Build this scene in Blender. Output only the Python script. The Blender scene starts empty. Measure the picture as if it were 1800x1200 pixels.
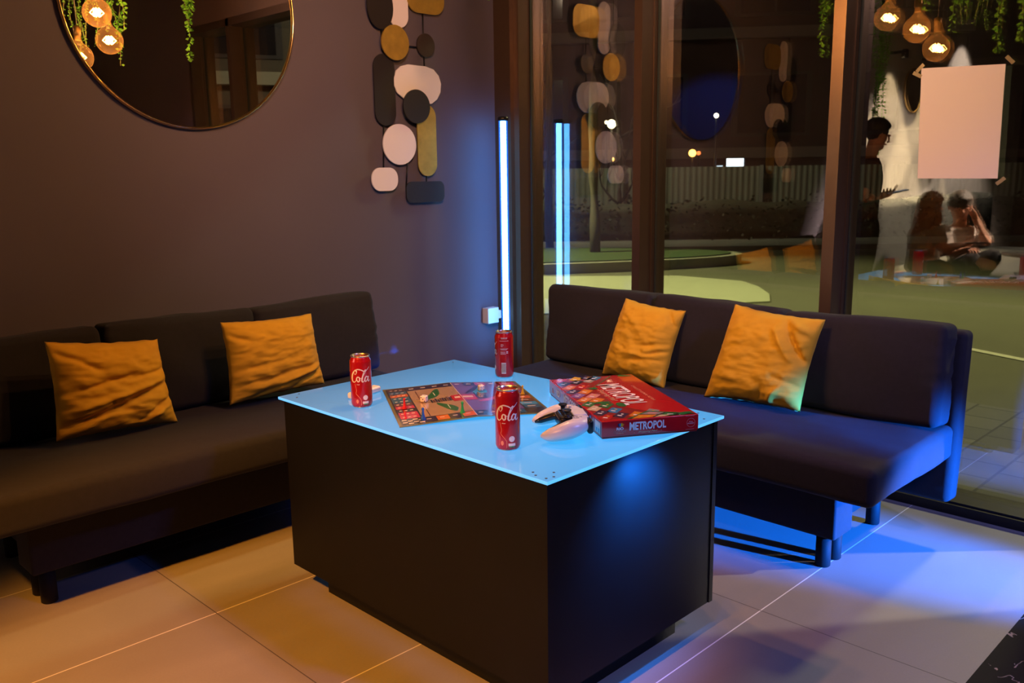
import bpy, bmesh, math, random
from math import sin, cos, pi, radians
from mathutils import Vector, Matrix, Euler, noise

random.seed(7)
SC = bpy.context.scene
COL = SC.collection

# ------------------------------------------------------------------ camera
YAW, PITCH, ROLL, FPX, CH = 0.7843255, 0.1901980, -0.0138434, 1558.83, 1.1856
def cam_axes():
    f = Vector((cos(PITCH)*cos(YAW), cos(PITCH)*sin(YAW), -sin(PITCH)))
    r = Vector((sin(YAW), -cos(YAW), 0)); u = r.cross(f)
    c, s = cos(ROLL), sin(ROLL)
    return c*r+s*u, -s*r+c*u, f
_r, _u, _f = cam_axes()
cd = bpy.data.cameras.new('camera'); cam = bpy.data.objects.new('camera', cd); COL.objects.link(cam)
cam.matrix_world = Matrix(((_r.x, _u.x, -_f.x, 0), (_r.y, _u.y, -_f.y, 0), (_r.z, _u.z, -_f.z, CH), (0, 0, 0, 1)))
cd.sensor_width = 36; cd.lens = FPX/1800*36; cd.clip_start = .05; cd.clip_end = 300
cd.dof.use_dof = True; cd.dof.focus_distance = 2.15; cd.dof.aperture_fstop = 9.0
SC.camera = cam

# ------------------------------------------------------------------ world, exposure
w = bpy.data.worlds.new('night_sky'); SC.world = w; w.use_nodes = True
bg = w.node_tree.nodes['Background']; bg.inputs[0].default_value = (.020, .017, .020, 1); bg.inputs[1].default_value = .35
vs = SC.view_settings
vs.view_transform = 'Standard'; vs.look = 'None'; vs.gamma = 1; vs.use_curve_mapping = False; vs.exposure = 0.0
cy = SC.cycles
cy.use_denoising = True; cy.max_bounces = 8; cy.transparent_max_bounces = 32; cy.glossy_bounces = 6
cy.caustics_reflective = False; cy.caustics_refractive = False; cy.sample_clamp_indirect = 4.0

# ------------------------------------------------------------------ lights
def lamp(kind, name, loc, energy, color, size=.1, aim=None, **kw):
    d = bpy.data.lights.new(name, kind); d.energy = energy; d.color = color
    if kind == 'AREA': d.size = size
    else: d.shadow_soft_size = size
    for k, v in kw.items(): setattr(d, k, v)
    o = bpy.data.objects.new(name, d); COL.objects.link(o); o.location = loc
    if aim: o.rotation_euler = (Vector(aim)-Vector(loc)).to_track_quat('-Z', 'Y').to_euler()
    return o
WARM = (1, .49, .18)
# warm lamp from the left, and an added fill behind the camera
lamp('SPOT', 'warm_lamp_and_fill', (-1.3, 1.0, 2.9), 900, (1, .35, .03), .06, (.85, 1.75, 0), spot_size=radians(34), spot_blend=.6)
lamp('SPOT', 'warm_lamp_and_fill', (-.4, -.6, 2.92), 350, (1, .62, .50), .15, (2.75, 2.3, 1.60), spot_size=radians(50), spot_blend=.8)  # added fill, no lamp of the room; brightens paper, plates and wall
# blue and lavender stage lamps to the right of the sofa
lamp('SPOT', 'stage_light', (3.00, -1.7, .50), 8000, (.006, .15, 1), .04, (2.66, .9, .16), spot_size=radians(17), spot_blend=.8)
lamp('SPOT', 'stage_light', (2.0, -1.3, 2.8), 170, (.03, .16, 1), .10, (2.15, .65, 0), spot_size=radians(62), spot_blend=.6)
lamp('SPOT', 'stage_light', (2.2, -1.0, 2.8), 75, (.78, .55, .95), .06, (2.3, .75, .2), spot_size=radians(60), spot_blend=.5)
lamp('SPOT', 'flood_light', (5.0, -1.28, 1.50), 950, (1, .86, .74), .03, (2.42, .93, 0), spot_size=radians(11), spot_blend=.35)
lamp('SPOT', 'added_table_glow', (1.57, 1.03, .535), 44, (.01, .19, 1), .012, (1.56, 1.143, .45), spot_size=radians(116), spot_blend=1.0)  # added floating spot, imitates the glow under the glass edge
# street lamps outside
lamp('SPOT', 'street_light', (6.6, 9.0, 4.2), 2600, (1, .93, .45), .2, (7.9, 6.3, 0), spot_size=radians(64), spot_blend=.6)
lamp('SPOT', 'street_light', (9.0, 1.0, 6), 2300, (1, .90, .42), .3, (6.2, 2.4, 0), spot_size=radians(75), spot_blend=.8)
lamp('SPOT', 'street_light', (9.0, 10.0, 6), 1300, (1, .90, .62), .3, (13.5, 11.5, .4), spot_size=radians(100), spot_blend=.9)
lamp('AREA', 'street_light', (16, -6, 6), 700, (1, .85, .6), .6, (14, -14, 5))
lamp('AREA', 'street_light', (12, 12, 9), 120, (1, .72, .5), 1., (24, 20, 4))
# wall washers on the white wall
lamp('SPOT', 'wall_washer', (-1.30, 3.08, 2.06), 1900, (1, .74, .40), .012, (-1.30, 3.20, 1.3), spot_size=radians(75), spot_blend=.4)
lamp('SPOT', 'wall_washer', (-2.0, 3.08, 2.06), 1900, (1, .74, .40), .012, (-2.0, 3.20, 1.3), spot_size=radians(75), spot_blend=.4)
lamp('SPOT', 'wall_washer', (-2.95, 2.95, 2.5), 700, (1, .78, .60), .02, (-2.95, 3.20, 1.3), spot_size=radians(80), spot_blend=.6)  # added spot without a fixture, extends the lit part of the wall
lamp('SPOT', 'seating_light', (-1.9, .9, 2.9), 4600, (1, .76, .56), .08, (-1.35, 2.75, .8), spot_size=radians(46), spot_blend=.6)
lamp('SPOT', 'back_wall_light', (-3.4, -.9, 2.6), 150, (.02, .10, 1), .05, (-5, -.9, 1.2), spot_size=radians(80), spot_blend=.4)

# ------------------------------------------------------------------ materials
def rgb(r, g, b):
    f = lambda c: (c/255/12.92) if c/255 <= .04045 else ((c/255+.055)/1.055)**2.4
    return (f(r), f(g), f(b))
MATS = {}
def M(name, col=(.5, .5, .5), rough=.5, metal=0., var=0., vscale=20., bump=0., bscale=200., emit=None, estr=0., coat=0., sheen=0., spec=None, trans=0., ior=None, alpha=None, stretch=None):
    if name in MATS: return MATS[name]
    m = bpy.data.materials.new(name); m.use_nodes = True; MATS[name] = m
    nt = m.node_tree; p = nt.nodes['Principled BSDF']
    p.inputs['Base Color'].default_value = (*col, 1); p.inputs['Roughness'].default_value = rough; p.inputs['Metallic'].default_value = metal
    if spec is not None: p.inputs['Specular IOR Level'].default_value = spec
    if ior: p.inputs['IOR'].default_value = ior
    if trans: p.inputs['Transmission Weight'].default_value = trans
    if coat: p.inputs['Coat Weight'].default_value = coat; p.inputs['Coat Roughness'].default_value = .08
    if sheen: p.inputs['Sheen Weight'].default_value = sheen; p.inputs['Sheen Roughness'].default_value = .35; p.inputs['Sheen Tint'].default_value = (*[min(1, c*1.3+.2) for c in col], 1)
    if alpha is not None: p.inputs['Alpha'].default_value = alpha
    if emit: p.inputs['Emission Color'].default_value = (*emit, 1); p.inputs['Emission Strength'].default_value = estr
    tc = nt.nodes.new('ShaderNodeTexCoord'); mp = nt.nodes.new('ShaderNodeMapping'); nt.links.new(tc.outputs['Object'], mp.inputs[0])
    if stretch: mp.inputs['Scale'].default_value = stretch
    n = nt.nodes.new('ShaderNodeTexNoise'); n.inputs['Scale'].default_value = vscale; n.inputs['Detail'].default_value = 4
    nt.links.new(mp.outputs[0], n.inputs['Vector'])
    mx = nt.nodes.new('ShaderNodeMix'); mx.data_type = 'RGBA'
    mx.inputs[6].default_value = (*[c*(1-var) for c in col], 1); mx.inputs[7].default_value = (*[min(1, c*(1+var)) for c in col], 1)
    nt.links.new(n.outputs['Fac'], mx.inputs[0]); nt.links.new(mx.outputs[2], p.inputs['Base Color'])
    if bump:
        n2 = nt.nodes.new('ShaderNodeTexNoise'); n2.inputs['Scale'].default_value = bscale; n2.inputs['Detail'].default_value = 3
        nt.links.new(tc.outputs['Object'], n2.inputs['Vector'])
        b = nt.nodes.new('ShaderNodeBump'); b.inputs['Strength'].default_value = bump; b.inputs['Distance'].default_value = .002
        nt.links.new(n2.outputs['Fac'], b.inputs['Height']); nt.links.new(b.outputs[0], p.inputs['Normal'])
    return m

class NT:
    def __init__(s, m): s.nt = m.node_tree; s.p = s.nt.nodes.get('Principled BSDF')
    def n(s, t, **kw):
        o = s.nt.nodes.new(t)
        for k, v in kw.items(): setattr(o, k, v)
        return o
    def m(s, op, a, b=None, c=None):
        o = s.n('ShaderNodeMath', operation=op)
        for i, x in enumerate((a, b, c)):
            if x is None: continue
            if isinstance(x, (int, float)): o.inputs[i].default_value = x
            else: s.nt.links.new(x, o.inputs[i])
        return o.outputs[0]
    def l(s, a, b): s.nt.links.new(a, b)
    def mixc(s, f, a, b):
        o = s.n('ShaderNodeMix', data_type='RGBA')
        for i, x in ((0, f), (6, a), (7, b)):
            if isinstance(x, (int, float)): o.inputs[i].default_value = x
            elif isinstance(x, tuple): o.inputs[i].default_value = (*x, 1)
            else: s.l(x, o.inputs[i])
        return o.outputs[2]

def mat_tiles():
    m = M('floor_tile', (.3, .28, .25), .42, var=.1, vscale=3); t = NT(m)
    g = t.n('ShaderNodeNewGeometry'); sp = t.n('ShaderNodeSeparateXYZ'); t.l(g.outputs['Position'], sp.inputs[0])
    def line(c, o, p, wd):
        a = t.m('DIVIDE', t.m('SUBTRACT', c, o), p); a = t.m('FRACT', t.m('ADD', a, 100.5)); a = t.m('ABSOLUTE', t.m('SUBTRACT', a, .5))
        return t.m('LESS_THAN', t.m('MULTIPLY', a, p), wd)
    ly = line(sp.outputs[1], 1.105, .5385, .0017); lx = line(sp.outputs[0], 1.018, 1.034, .0013)
    n = t.n('ShaderNodeTexNoise'); n.inputs['Scale'].default_value = 1.6; n.inputs['Detail'].default_value = 6; n.inputs['Distortion'].default_value = .8
    mp = t.n('ShaderNodeMapping'); mp.inputs['Scale'].default_value = (1, 2.2, 1); t.l(g.outputs['Position'], mp.inputs[0]); t.l(mp.outputs[0], n.inputs['Vector'])
    c = t.mixc(n.outputs['Fac'], (.225, .205, .18), (.34, .315, .28))
    n3 = t.n('ShaderNodeTexNoise'); n3.inputs['Scale'].default_value = 180; t.l(g.outputs['Position'], n3.inputs['Vector'])
    c = t.mixc(t.m('MULTIPLY', n3.outputs['Fac'], .25), c, (.16, .15, .14))
    c = t.mixc(ly, c, (.75, .74, .72)); c = t.mixc(lx, c, (.07, .06, .055))
    t.l(c, t.p.inputs['Base Color']); return m
def mat_marble():
    m = M('black_marble', (.02, .02, .02), .18, var=.1); t = NT(m)
    g = t.n('ShaderNodeNewGeometry')
    n = t.n('ShaderNodeTexNoise'); n.inputs['Scale'].default_value = 6; n.inputs['Detail'].default_value = 5; n.inputs['Distortion'].default_value = .6
    t.l(g.outputs['Position'], n.inputs['Vector'])
    v = t.m('LESS_THAN', t.m('ABSOLUTE', t.m('SUBTRACT', n.outputs['Fac'], .5)), .006)
    n2 = t.n('ShaderNodeTexNoise'); n2.inputs['Scale'].default_value = 9; t.l(g.outputs['Position'], n2.inputs['Vector'])
    v = t.m('MULTIPLY', v, t.m('GREATER_THAN', n2.outputs['Fac'], .52))
    t.l(t.mixc(v, (.022, .02, .018), (.4, .33, .25)), t.p.inputs['Base Color']); return m
def mat_pavers():
    m = M('concrete_pavers', (.3, .3, .28), .8); t = NT(m)
    g = t.n('ShaderNodeNewGeometry'); b = t.n('ShaderNodeTexBrick'); mp = t.n('ShaderNodeMapping'); mp.inputs['Rotation'].default_value = (0, 0, radians(0))
    t.l(g.outputs['Position'], mp.inputs[0]); t.l(mp.outputs[0], b.inputs['Vector'])
    b.inputs['Scale'].default_value = 1; b.inputs['Brick Width'].default_value = .2; b.inputs['Row Height'].default_value = .2; b.inputs['Mortar Size'].default_value = .006
    b.inputs['Color1'].default_value = (.15, .15, .12, 1); b.inputs['Color2'].default_value = (.10, .10, .085, 1); b.inputs['Mortar'].default_value = (.05, .05, .045, 1)
    t.l(b.outputs['Color'], t.p.inputs['Base Color']); return m
def mat_window(name, r0):
    m = bpy.data.materials.new(name); m.use_nodes = True; t = NT(m); nt = m.node_tree; nt.nodes.clear()
    out = t.n('ShaderNodeOutputMaterial'); tr = t.n('ShaderNodeBsdfTransparent'); gl = t.n('ShaderNodeBsdfGlossy'); gl.inputs['Roughness'].default_value = 0
    tr.inputs[0].default_value = (.97, .98, .97, 1)
    g = t.n('ShaderNodeNewGeometry'); vm = t.n('ShaderNodeVectorMath', operation='DOT_PRODUCT'); t.l(g.outputs['Normal'], vm.inputs[0]); t.l(g.outputs['Incoming'], vm.inputs[1])
    c = t.m('ABSOLUTE', vm.outputs['Value']); k = t.m('POWER', t.m('SUBTRACT', 1, c), 5); fr = t.m('ADD', r0, t.m('MULTIPLY', k, 1-r0))
    fr = t.m('MULTIPLY', fr, t.m('SUBTRACT', 1, g.outputs['Backfacing']))
    mx = t.n('ShaderNodeMixShader'); t.l(fr, mx.inputs[0]); t.l(tr.outputs[0], mx.inputs[1]); t.l(gl.outputs[0], mx.inputs[2]); t.l(mx.outputs[0], out.inputs[0])
    return m
def mat_leaf(name, col):
    m = bpy.data.materials.new(name); m.use_nodes = True; t = NT(m); nt = m.node_tree; nt.nodes.clear()
    out = t.n('ShaderNodeOutputMaterial'); d = t.n('ShaderNodeBsdfDiffuse'); tr = t.n('ShaderNodeBsdfTranslucent'); mx = t.n('ShaderNodeMixShader'); mx.inputs[0].default_value = .45
    tc = t.n('ShaderNodeTexCoord'); n = t.n('ShaderNodeTexNoise'); n.inputs['Scale'].default_value = 35; t.l(tc.outputs['Object'], n.inputs['Vector'])
    c = t.mixc(n.outputs['Fac'], tuple(x*.45 for x in col), tuple(min(1, x*1.4) for x in col)); t.l(c, d.inputs[0]); t.l(c, tr.inputs[0])
    t.l(d.outputs[0], mx.inputs[1]); t.l(tr.outputs[0], mx.inputs[2]); t.l(mx.outputs[0], out.inputs[0]); return m
def mat_clear(name, tint, rmin=.06, milk=0):
    m = bpy.data.materials.new(name); m.use_nodes = True; t = NT(m); nt = m.node_tree; nt.nodes.clear()
    out = t.n('ShaderNodeOutputMaterial'); tr = t.n('ShaderNodeBsdfTransparent'); gl = t.n('ShaderNodeBsdfGlossy'); gl.inputs['Roughness'].default_value = .03
    tr.inputs[0].default_value = (*tint, 1)
    g = t.n('ShaderNodeNewGeometry'); vm = t.n('ShaderNodeVectorMath', operation='DOT_PRODUCT'); t.l(g.outputs['Normal'], vm.inputs[0]); t.l(g.outputs['Incoming'], vm.inputs[1])
    c = t.m('ABSOLUTE', vm.outputs['Value']); k = t.m('POWER', t.m('SUBTRACT', 1, c), 3); fr = t.m('ADD', rmin, t.m('MULTIPLY', k, .6))
    mx = t.n('ShaderNodeMixShader'); t.l(fr, mx.inputs[0]); t.l(tr.outputs[0], mx.inputs[1]); t.l(gl.outputs[0], mx.inputs[2])
    if milk:
        tl = t.n('ShaderNodeBsdfTranslucent'); tl.inputs[0].default_value = (1, .62, .25, 1); m3 = t.n('ShaderNodeMixShader'); t.l(t.m('ADD', milk*.5, t.m('MULTIPLY', k, milk*9)), m3.inputs[0]); t.l(mx.outputs[0], m3.inputs[1]); t.l(tl.outputs[0], m3.inputs[2]); mx = m3
    t.l(mx.outputs[0], out.inputs[0])
    return m
def mat_emit(name, col, st):
    m = bpy.data.materials.new(name); m.use_nodes = True; t = NT(m); nt = m.node_tree; nt.nodes.clear()
    out = t.n('ShaderNodeOutputMaterial'); e = t.n('ShaderNodeEmission'); e.inputs[0].default_value = (*col, 1); e.inputs[1].default_value = st; t.l(e.outputs[0], out.inputs[0]); return m
def mat_sleeve():  # blue halo around the tube, put in as a glowing sleeve
    m = bpy.data.materials.new('tube_halo'); m.use_nodes = True; t = NT(m); nt = m.node_tree; nt.nodes.clear()
    out = t.n('ShaderNodeOutputMaterial'); e = t.n('ShaderNodeEmission'); e.inputs[0].default_value = (.0, .16, 1, 1); e.inputs[1].default_value = .45
    tr = t.n('ShaderNodeBsdfTransparent'); mx = t.n('ShaderNodeAddShader')
    t.l(e.outputs[0], mx.inputs[0]); t.l(tr.outputs[0], mx.inputs[1]); t.l(mx.outputs[0], out.inputs[0]); return m

FABRIC = M('charcoal_fabric', (.0145, .0125, .018), .95, var=.25, vscale=60, bump=.35, bscale=700, sheen=.03)
WALLM = M('mauve_wall_paint', (.105, .090, .135), .75, var=.05, vscale=4, bump=.08, bscale=300)
WHITEW = M('white_wall_paint', (.62, .58, .55), .75, var=.03, vscale=3)
BROWNW = M('brown_wall_paint', (.12, .075, .06), .7, var=.08, vscale=3)
FRAME = M('bronze_frame', (.12, .075, .05), .34, metal=.6, var=.1, vscale=30)
RUBBER = M('black_gasket', (.01, .01, .01), .6)
BLACKLAM = M('black_laminate', (.004, .0035, .004), .45, var=.35, vscale=9, bump=.05, bscale=900, spec=.22)
BRASS = M('brushed_brass', (.86, .52, .11), .45, metal=.8, var=.35, vscale=22, bump=.12, bscale=60)
PLATEW = M('white_plate', (.84, .79, .92), .5)
PLATEB = M('black_plate', (.018, .015, .018), .5)
METALB = M('black_metal', (.015, .013, .013), .4, metal=.4)
WHITEP = M('white_plastic', (.75, .74, .76), .3)
BLACKP = M('black_plastic', (.012, .012, .014), .22)
ORANGE = M('orange_velvet', (.70, .38, .014), .85, var=.16, vscale=14, sheen=.3, bump=.1, bscale=500)
RED = M('can_red', (.50, .008, .014), .22, metal=.25, var=.06, vscale=60, coat=.5)
ALU = M('aluminium', (.75, .75, .77), .25, metal=1.)
INKW = M('white_print', (.80, .76, .76), .5)
LEAF = mat_leaf('vine_leaf', (.24, .60, .07))
STEM = M('vine_stem', (.10, .10, .03), .7)
SKIN = M('skin', (.48, .24, .15), .55, var=.08, vscale=30)
MIRROR = M('mirror_glass', (.82, .80, .78), .0, metal=1.)
GLASS = mat_window('window_glass', .25); GLASS2 = mat_window('outer_window_glass', .15)

# ------------------------------------------------------------------ mesh helpers
class MB:
    def __init__(s): s.v = []; s.f = []; s.mi = []; s.sm = []; s.cur = 0; s.smooth = False
    def add(s, vs, fs, mi=None, smooth=None):
        b = len(s.v); s.v += [Vector(p) for p in vs]
        for f in fs: s.f.append([i+b for i in f]); s.mi.append(s.cur if mi is None else mi); s.sm.append(s.smooth if smooth is None else smooth)
        return b
    def box(s, a, b, mi=None):
        x0, y0, z0 = a; x1, y1, z1 = b
        s.add([(x0, y0, z0), (x1, y0, z0), (x1, y1, z0), (x0, y1, z0), (x0, y0, z1), (x1, y0, z1), (x1, y1, z1), (x0, y1, z1)],
              [(0, 3, 2, 1), (4, 5, 6, 7), (0, 1, 5, 4), (1, 2, 6, 5), (2, 3, 7, 6), (3, 0, 4, 7)], mi, False)
    def rbox(s, a, b, r=.004, n=3, mi=None):
        """rounded box"""
        a = Vector(a); b = Vector(b); c = (a+b)/2; h = (b-a)/2; r = min(r, min(h)*.999); s.soft(c, h, r, n, 1, mi=mi)
    def soft(s, c, h, r, n=3, m=1, bulge=(0, 0, 0), fn=None, mi=None, rot=None):
        """box with rounded edges radius r, m divisions per flat, bulged flats; fn displaces (p, normal)"""
        c = Vector(c); h = Vector(h)
        def ticks(hh):
            t = [-hh+r-r*cos(i/n*pi/2) for i in range(n)]
            core = [-hh+r+(2*hh-2*r)*i/m for i in range(m+1)]
            return [(-1, i) for i in range(n)]+[(0, x) for x in core]+[(1, n-1-i) for i in range(n)]
        idx = {}; vs = []; fs = []
        for ax in range(3):
            o = [i for i in range(3) if i != ax]
            ta = ticks(h[o[0]]); tb = ticks(h[o[1]])
            for sg in (-1, 1):
                g = []
                for (ka, xa) in ta:
                    row = []
                    for (kb, xb) in tb:
                        q = [0, 0, 0]
                        def par(k, x, hh):
                            if k == 0: return x/ (hh if hh else 1)*1.0, x, 0
                            ang = (x/n)  # 0 at extreme
                            return None, k*(hh-r), k*math.tan((1-ang)*pi/4)
                        _, ca, da = par(ka, xa, h[o[0]]); _, cb, db = par(kb, xb, h[o[1]])
                        d = Vector((0, 0, 0)); d[ax] = sg; d[o[0]] = da; d[o[1]] = db
                        d.normalize(); core = Vector((0, 0, 0)); core[ax] = sg*(h[ax]-r); core[o[0]] = ca; core[o[1]] = cb
                        p = core+d*r
                        u = p[0]/h[0] if h[0] else 0; v = p[1]/h[1] if h[1] else 0; w_ = p[2]/h[2] if h[2] else 0
                        B = Vector((bulge[0]*u*(1-v*v)*(1-w_*w_), bulge[1]*v*(1-u*u)*(1-w_*w_), bulge[2]*w_*(1-u*u)*(1-v*v)))
                        q = p+B
                        if fn: q = fn(q, d)
                        if rot: q = rot @ q
                        q = q+c
                        key = tuple(round(x, 5) for x in q)
                        if key not in idx: idx[key] = len(vs); vs.append(q)
                        row.append(idx[key])
                    g.append(row)
                flip = (sg > 0) == (ax != 1)
                for i in range(len(g)-1):
                    for j in range(len(g[0])-1):
                        f = [g[i][j], g[i+1][j], g[i+1][j+1], g[i][j+1]]
                        f2 = []
                        for k in f:
                            if k not in f2: f2.append(k)
                        if len(f2) > 2: fs.append(f2 if flip else f2[::-1])
        s.add(vs, fs, mi, True)
    def lathe(s, prof, c=(0, 0, 0), n=32, mi=None, smooth=True, axis=None, cap=True):
        """prof: (r, z)"""
        R = Vector((0, 0, 1)).rotation_difference(Vector(axis)).to_matrix() if axis else Matrix.Identity(3)
        vs = []
        for r, z in prof:
            for k in range(n): a = 2*pi*k/n; vs.append(R @ Vector((r*cos(a), r*sin(a), z))+Vector(c))
        fs = []
        for i in range(len(prof)-1):
            for k in range(n): k2 = (k+1) % n; fs.append((i*n+k, i*n+k2, (i+1)*n+k2, (i+1)*n+k))
        if cap:
            if prof[0][0] > 1e-6: fs.append(tuple(range(n))[::-1])
            if prof[-1][0] > 1e-6: fs.append(tuple((len(prof)-1)*n+k for k in range(n)))
        s.add(vs, fs, mi, smooth)
    def cyl(s, a, b, r, n=20, r2=None, mi=None, smooth=True):
        a = Vector(a); b = Vector(b); d = b-a; L = d.length
        s.lathe([(r, 0), (r if r2 is None else r2, L)], a, n, mi, smooth, axis=d.normalized())
    def sphere(s, c, r, n=20, m=12, sc=(1, 1, 1), mi=None):
        c = Vector(c); vs = [(0, 0, -1)]
        for i in range(1, m):
            a = -pi/2+pi*i/m
            for k in range(n): b = 2*pi*k/n; vs.append((cos(a)*cos(b), cos(a)*sin(b), sin(a)))
        vs.append((0, 0, 1)); V = [Vector((x*sc[0]*r, y*sc[1]*r, z*sc[2]*r))+c for x, y, z in vs]
        fs = [(0, 1+(k+1) % n, 1+k) for k in range(n)]
        for i in range(m-2):
            for k in range(n): k2 = (k+1) % n; fs.append((1+i*n+k, 1+i*n+k2, 1+(i+1)*n+k2, 1+(i+1)*n+k))
        t = len(vs)-1; b0 = 1+(m-2)*n
        fs += [(b0+k, b0+(k+1) % n, t) for k in range(n)]
        s.add(V, fs, mi, True)
    def tube(s, pts, rad, n=10, mi=None, flat=None, cap=True):
        """swept tube; rad scalar or list or list of (a,b) with up vector flat"""
        P = [Vector(p) for p in pts]; N = len(P); vs = []; fs = []
        up = Vector(flat) if flat else Vector((0, 0, 1))
        for i, p in enumerate(P):
            d = (P[min(i+1, N-1)]-P[max(i-1, 0)]).normalized()
            x = d.cross(up)
            if x.length < 1e-4: x = d.cross(Vector((1, 0, 0)))
            x.normalize(); y = x.cross(d).normalized()
            r = rad[i] if isinstance(rad, (list, tuple)) else rad
            ra, rb = r if isinstance(r, (list, tuple)) else (r, r)
            for k in range(n): a = 2*pi*k/n; vs.append(p+x*ra*cos(a)+y*rb*sin(a))
        for i in range(N-1):
            for k in range(n): k2 = (k+1) % n; fs.append((i*n+k, i*n+k2, (i+1)*n+k2, (i+1)*n+k))
        if cap: fs.append(tuple(range(n))[::-1]); fs.append(tuple((N-1)*n+k for k in range(n)))
        s.add(vs, fs, mi, True)
    def prism(s, poly, O, U, V, N, t, mi=None, smooth=False):
        """polygon (u,v) extruded along N by t from origin O"""
        O = Vector(O); U = Vector(U); V = Vector(V); N = Vector(N); n = len(poly)
        a = [O+U*u+V*v for u, v in poly]; b = [p+N*t for p in a]
        fs = [tuple(range(n))[::-1], tuple(range(n, 2*n))]+[(i, (i+1) % n, n+(i+1) % n, n+i) for i in range(n)]
        if U.cross(V).dot(N) < 0: fs = [f[::-1] for f in fs]
        s.add(a+b, fs, mi, smooth)
    def quad(s, pts, mi=None): s.add(pts, [tuple(range(len(pts)))], mi, False)

def link(name, mb, mats, parent=None, base=None, angle=True):
    """base: subtract this world offset from vertices (parent's location)"""
    if not isinstance(mats, (list, tuple)): mats = [mats]
    me = bpy.data.meshes.new(name)
    off = Vector(base) if base is not None else Vector((0, 0, 0))
    me.from_pydata([tuple(v-off) for v in mb.v], [], mb.f)
    for m in mats: me.materials.append(m)
    me.polygons.foreach_set('material_index', mb.mi); me.polygons.foreach_set('use_smooth', mb.sm); me.update()
    bm = bmesh.new(); bm.from_mesh(me); bmesh.ops.recalc_face_normals(bm, faces=bm.faces); bm.to_mesh(me); bm.free()
    o = bpy.data.objects.new(name, me); COL.objects.link(o)
    if parent is not None: o.parent = parent
    return o
def tag(o, label, cat, group=None, kind=None):
    if label: o['label'] = label
    if cat: o['category'] = cat
    if group: o['group'] = group
    if kind: o['kind'] = kind
    return o
def thing(name, label, cat, loc=(0, 0, 0), rz=0, group=None):
    o = bpy.data.objects.new(name, None); COL.objects.link(o); o.location = loc; o.rotation_euler = (0, 0, rz); o.empty_display_size = .05
    return tag(o, label, cat, group)
def struct(name, mb, mats, label=None):
    o = link(name, mb, mats); o['kind'] = 'structure'
    if label: o['label'] = label
    return o
def dup(o, loc=None, rz=None, label=None, parent=None):
    c = o.copy(); COL.objects.link(c)
    if parent is not None: c.parent = parent
    if loc is not None: c.location = loc
    if rz is not None: c.rotation_euler = (0, 0, rz)
    if label: c['label'] = label
    for ch in list(o.children): dup(ch, parent=c)
    return c
def single(name, mb, mats, label, cat, base, group=None):
    """a thing that is one mesh, origin at base"""
    o = link(name, mb, mats, base=base); o.location = base
    return tag(o, label, cat, group)

def text_geo(s, size=1, shear=0, offset=0, sx=1., space=1.):
    cu = bpy.data.curves.new('t', 'FONT'); cu.body = s; cu.size = size; cu.shear = shear; cu.offset = offset; cu.space_character = space
    cu.align_x = 'CENTER'; cu.align_y = 'CENTER'; cu.resolution_u = 3
    o = bpy.data.objects.new('t', cu); COL.objects.link(o); bpy.context.view_layer.update()
    me = o.to_mesh(); V = [(v.co.x*sx, v.co.y) for v in me.vertices]; F = [tuple(p.vertices) for p in me.polygons]
    o.to_mesh_clear(); bpy.data.objects.remove(o); bpy.data.curves.remove(cu)
    return V, F
def put_text(mb, s, O, U, V, N, lift=.0004, mi=None, w=None, h=None, **kw):
    """text centred at O, fitted to width w / height h"""
    Vt, F = text_geo(s, **kw)
    if not Vt: return
    x0 = min(v[0] for v in Vt); x1 = max(v[0] for v in Vt); y0 = min(v[1] for v in Vt); y1 = max(v[1] for v in Vt)
    kx = w/(x1-x0) if w else 1; ky = h/(y1-y0) if h else kx
    if not w: kx = ky
    O = Vector(O); U = Vector(U); V = Vector(V); N = Vector(N)
    mb.add([O+U*((x-(x0+x1)/2)*kx)+V*((y-(y0+y1)/2)*ky)+N*lift for x, y in Vt], F, mi, False)
def ell(cx, cy, a, b, n=40, rot=0):
    return [(cx+a*cos(t)*cos(rot)-b*sin(t)*sin(rot), cy+a*cos(t)*sin(rot)+b*sin(t)*cos(rot)) for t in [2*pi*k/n for k in range(n)]]
def rrect(cx, cy, a, b, r, n=8):
    out = []
    for (sx, sy, a0) in ((1, 1, 0), (-1, 1, pi/2), (-1, -1, pi), (1, -1, 1.5*pi)):
        for k in range(n+1): t = a0+pi/2*k/n; out.append((cx+sx*(a-r)+r*cos(t), cy+sy*(b-r)+r*sin(t)))
    return out

# ================================================================== THE ROOM
G0 = 3.222         # inner glass pane
XF = 3.11          # front of the window frames
mb = MB(); mb.box((-5, .585, -.12), (3.11, 3.25, 0)); struct('floor', mb, mat_tiles())
mb = MB(); mb.box((-5, -4, -.12), (3.11, .585, 0)); struct('floor', mb, mat_marble())
mb = MB(); mb.box((-.35, 3.2, 0), (3.11, 3.4, 3.0)); struct('wall_left', mb, WALLM)
mb = MB(); mb.box((-5, 3.2, 0), (-.35, 3.4, 3.0)); struct('wall_left', mb, WHITEW)
mb = MB(); mb.box((-5.2, -4, 0), (-5, 3.4, 3.0)); struct('wall_back', mb, BROWNW)
mb = MB(); mb.box((-5, -4.2, 0), (3.4, -4, 3.0)); struct('wall_right', mb, BROWNW)
mb = MB(); mb.box((3.11, -4, 0), (3.3, -.02, 3.0)); struct('wall_front', mb, BROWNW)
CEIL = M('dark_ceiling_paint', (.035, .03, .03), .8)
mb = MB(); mb.box((-5, -4, 3.0), (3.4, 3.4, 3.1)); struct('ceiling', mb, CEIL)
mb = MB(); mb.box((3.11, -.02, 2.22), (3.3, 3.2, 3.0)); struct('wall_front', mb, BROWNW)
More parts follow.
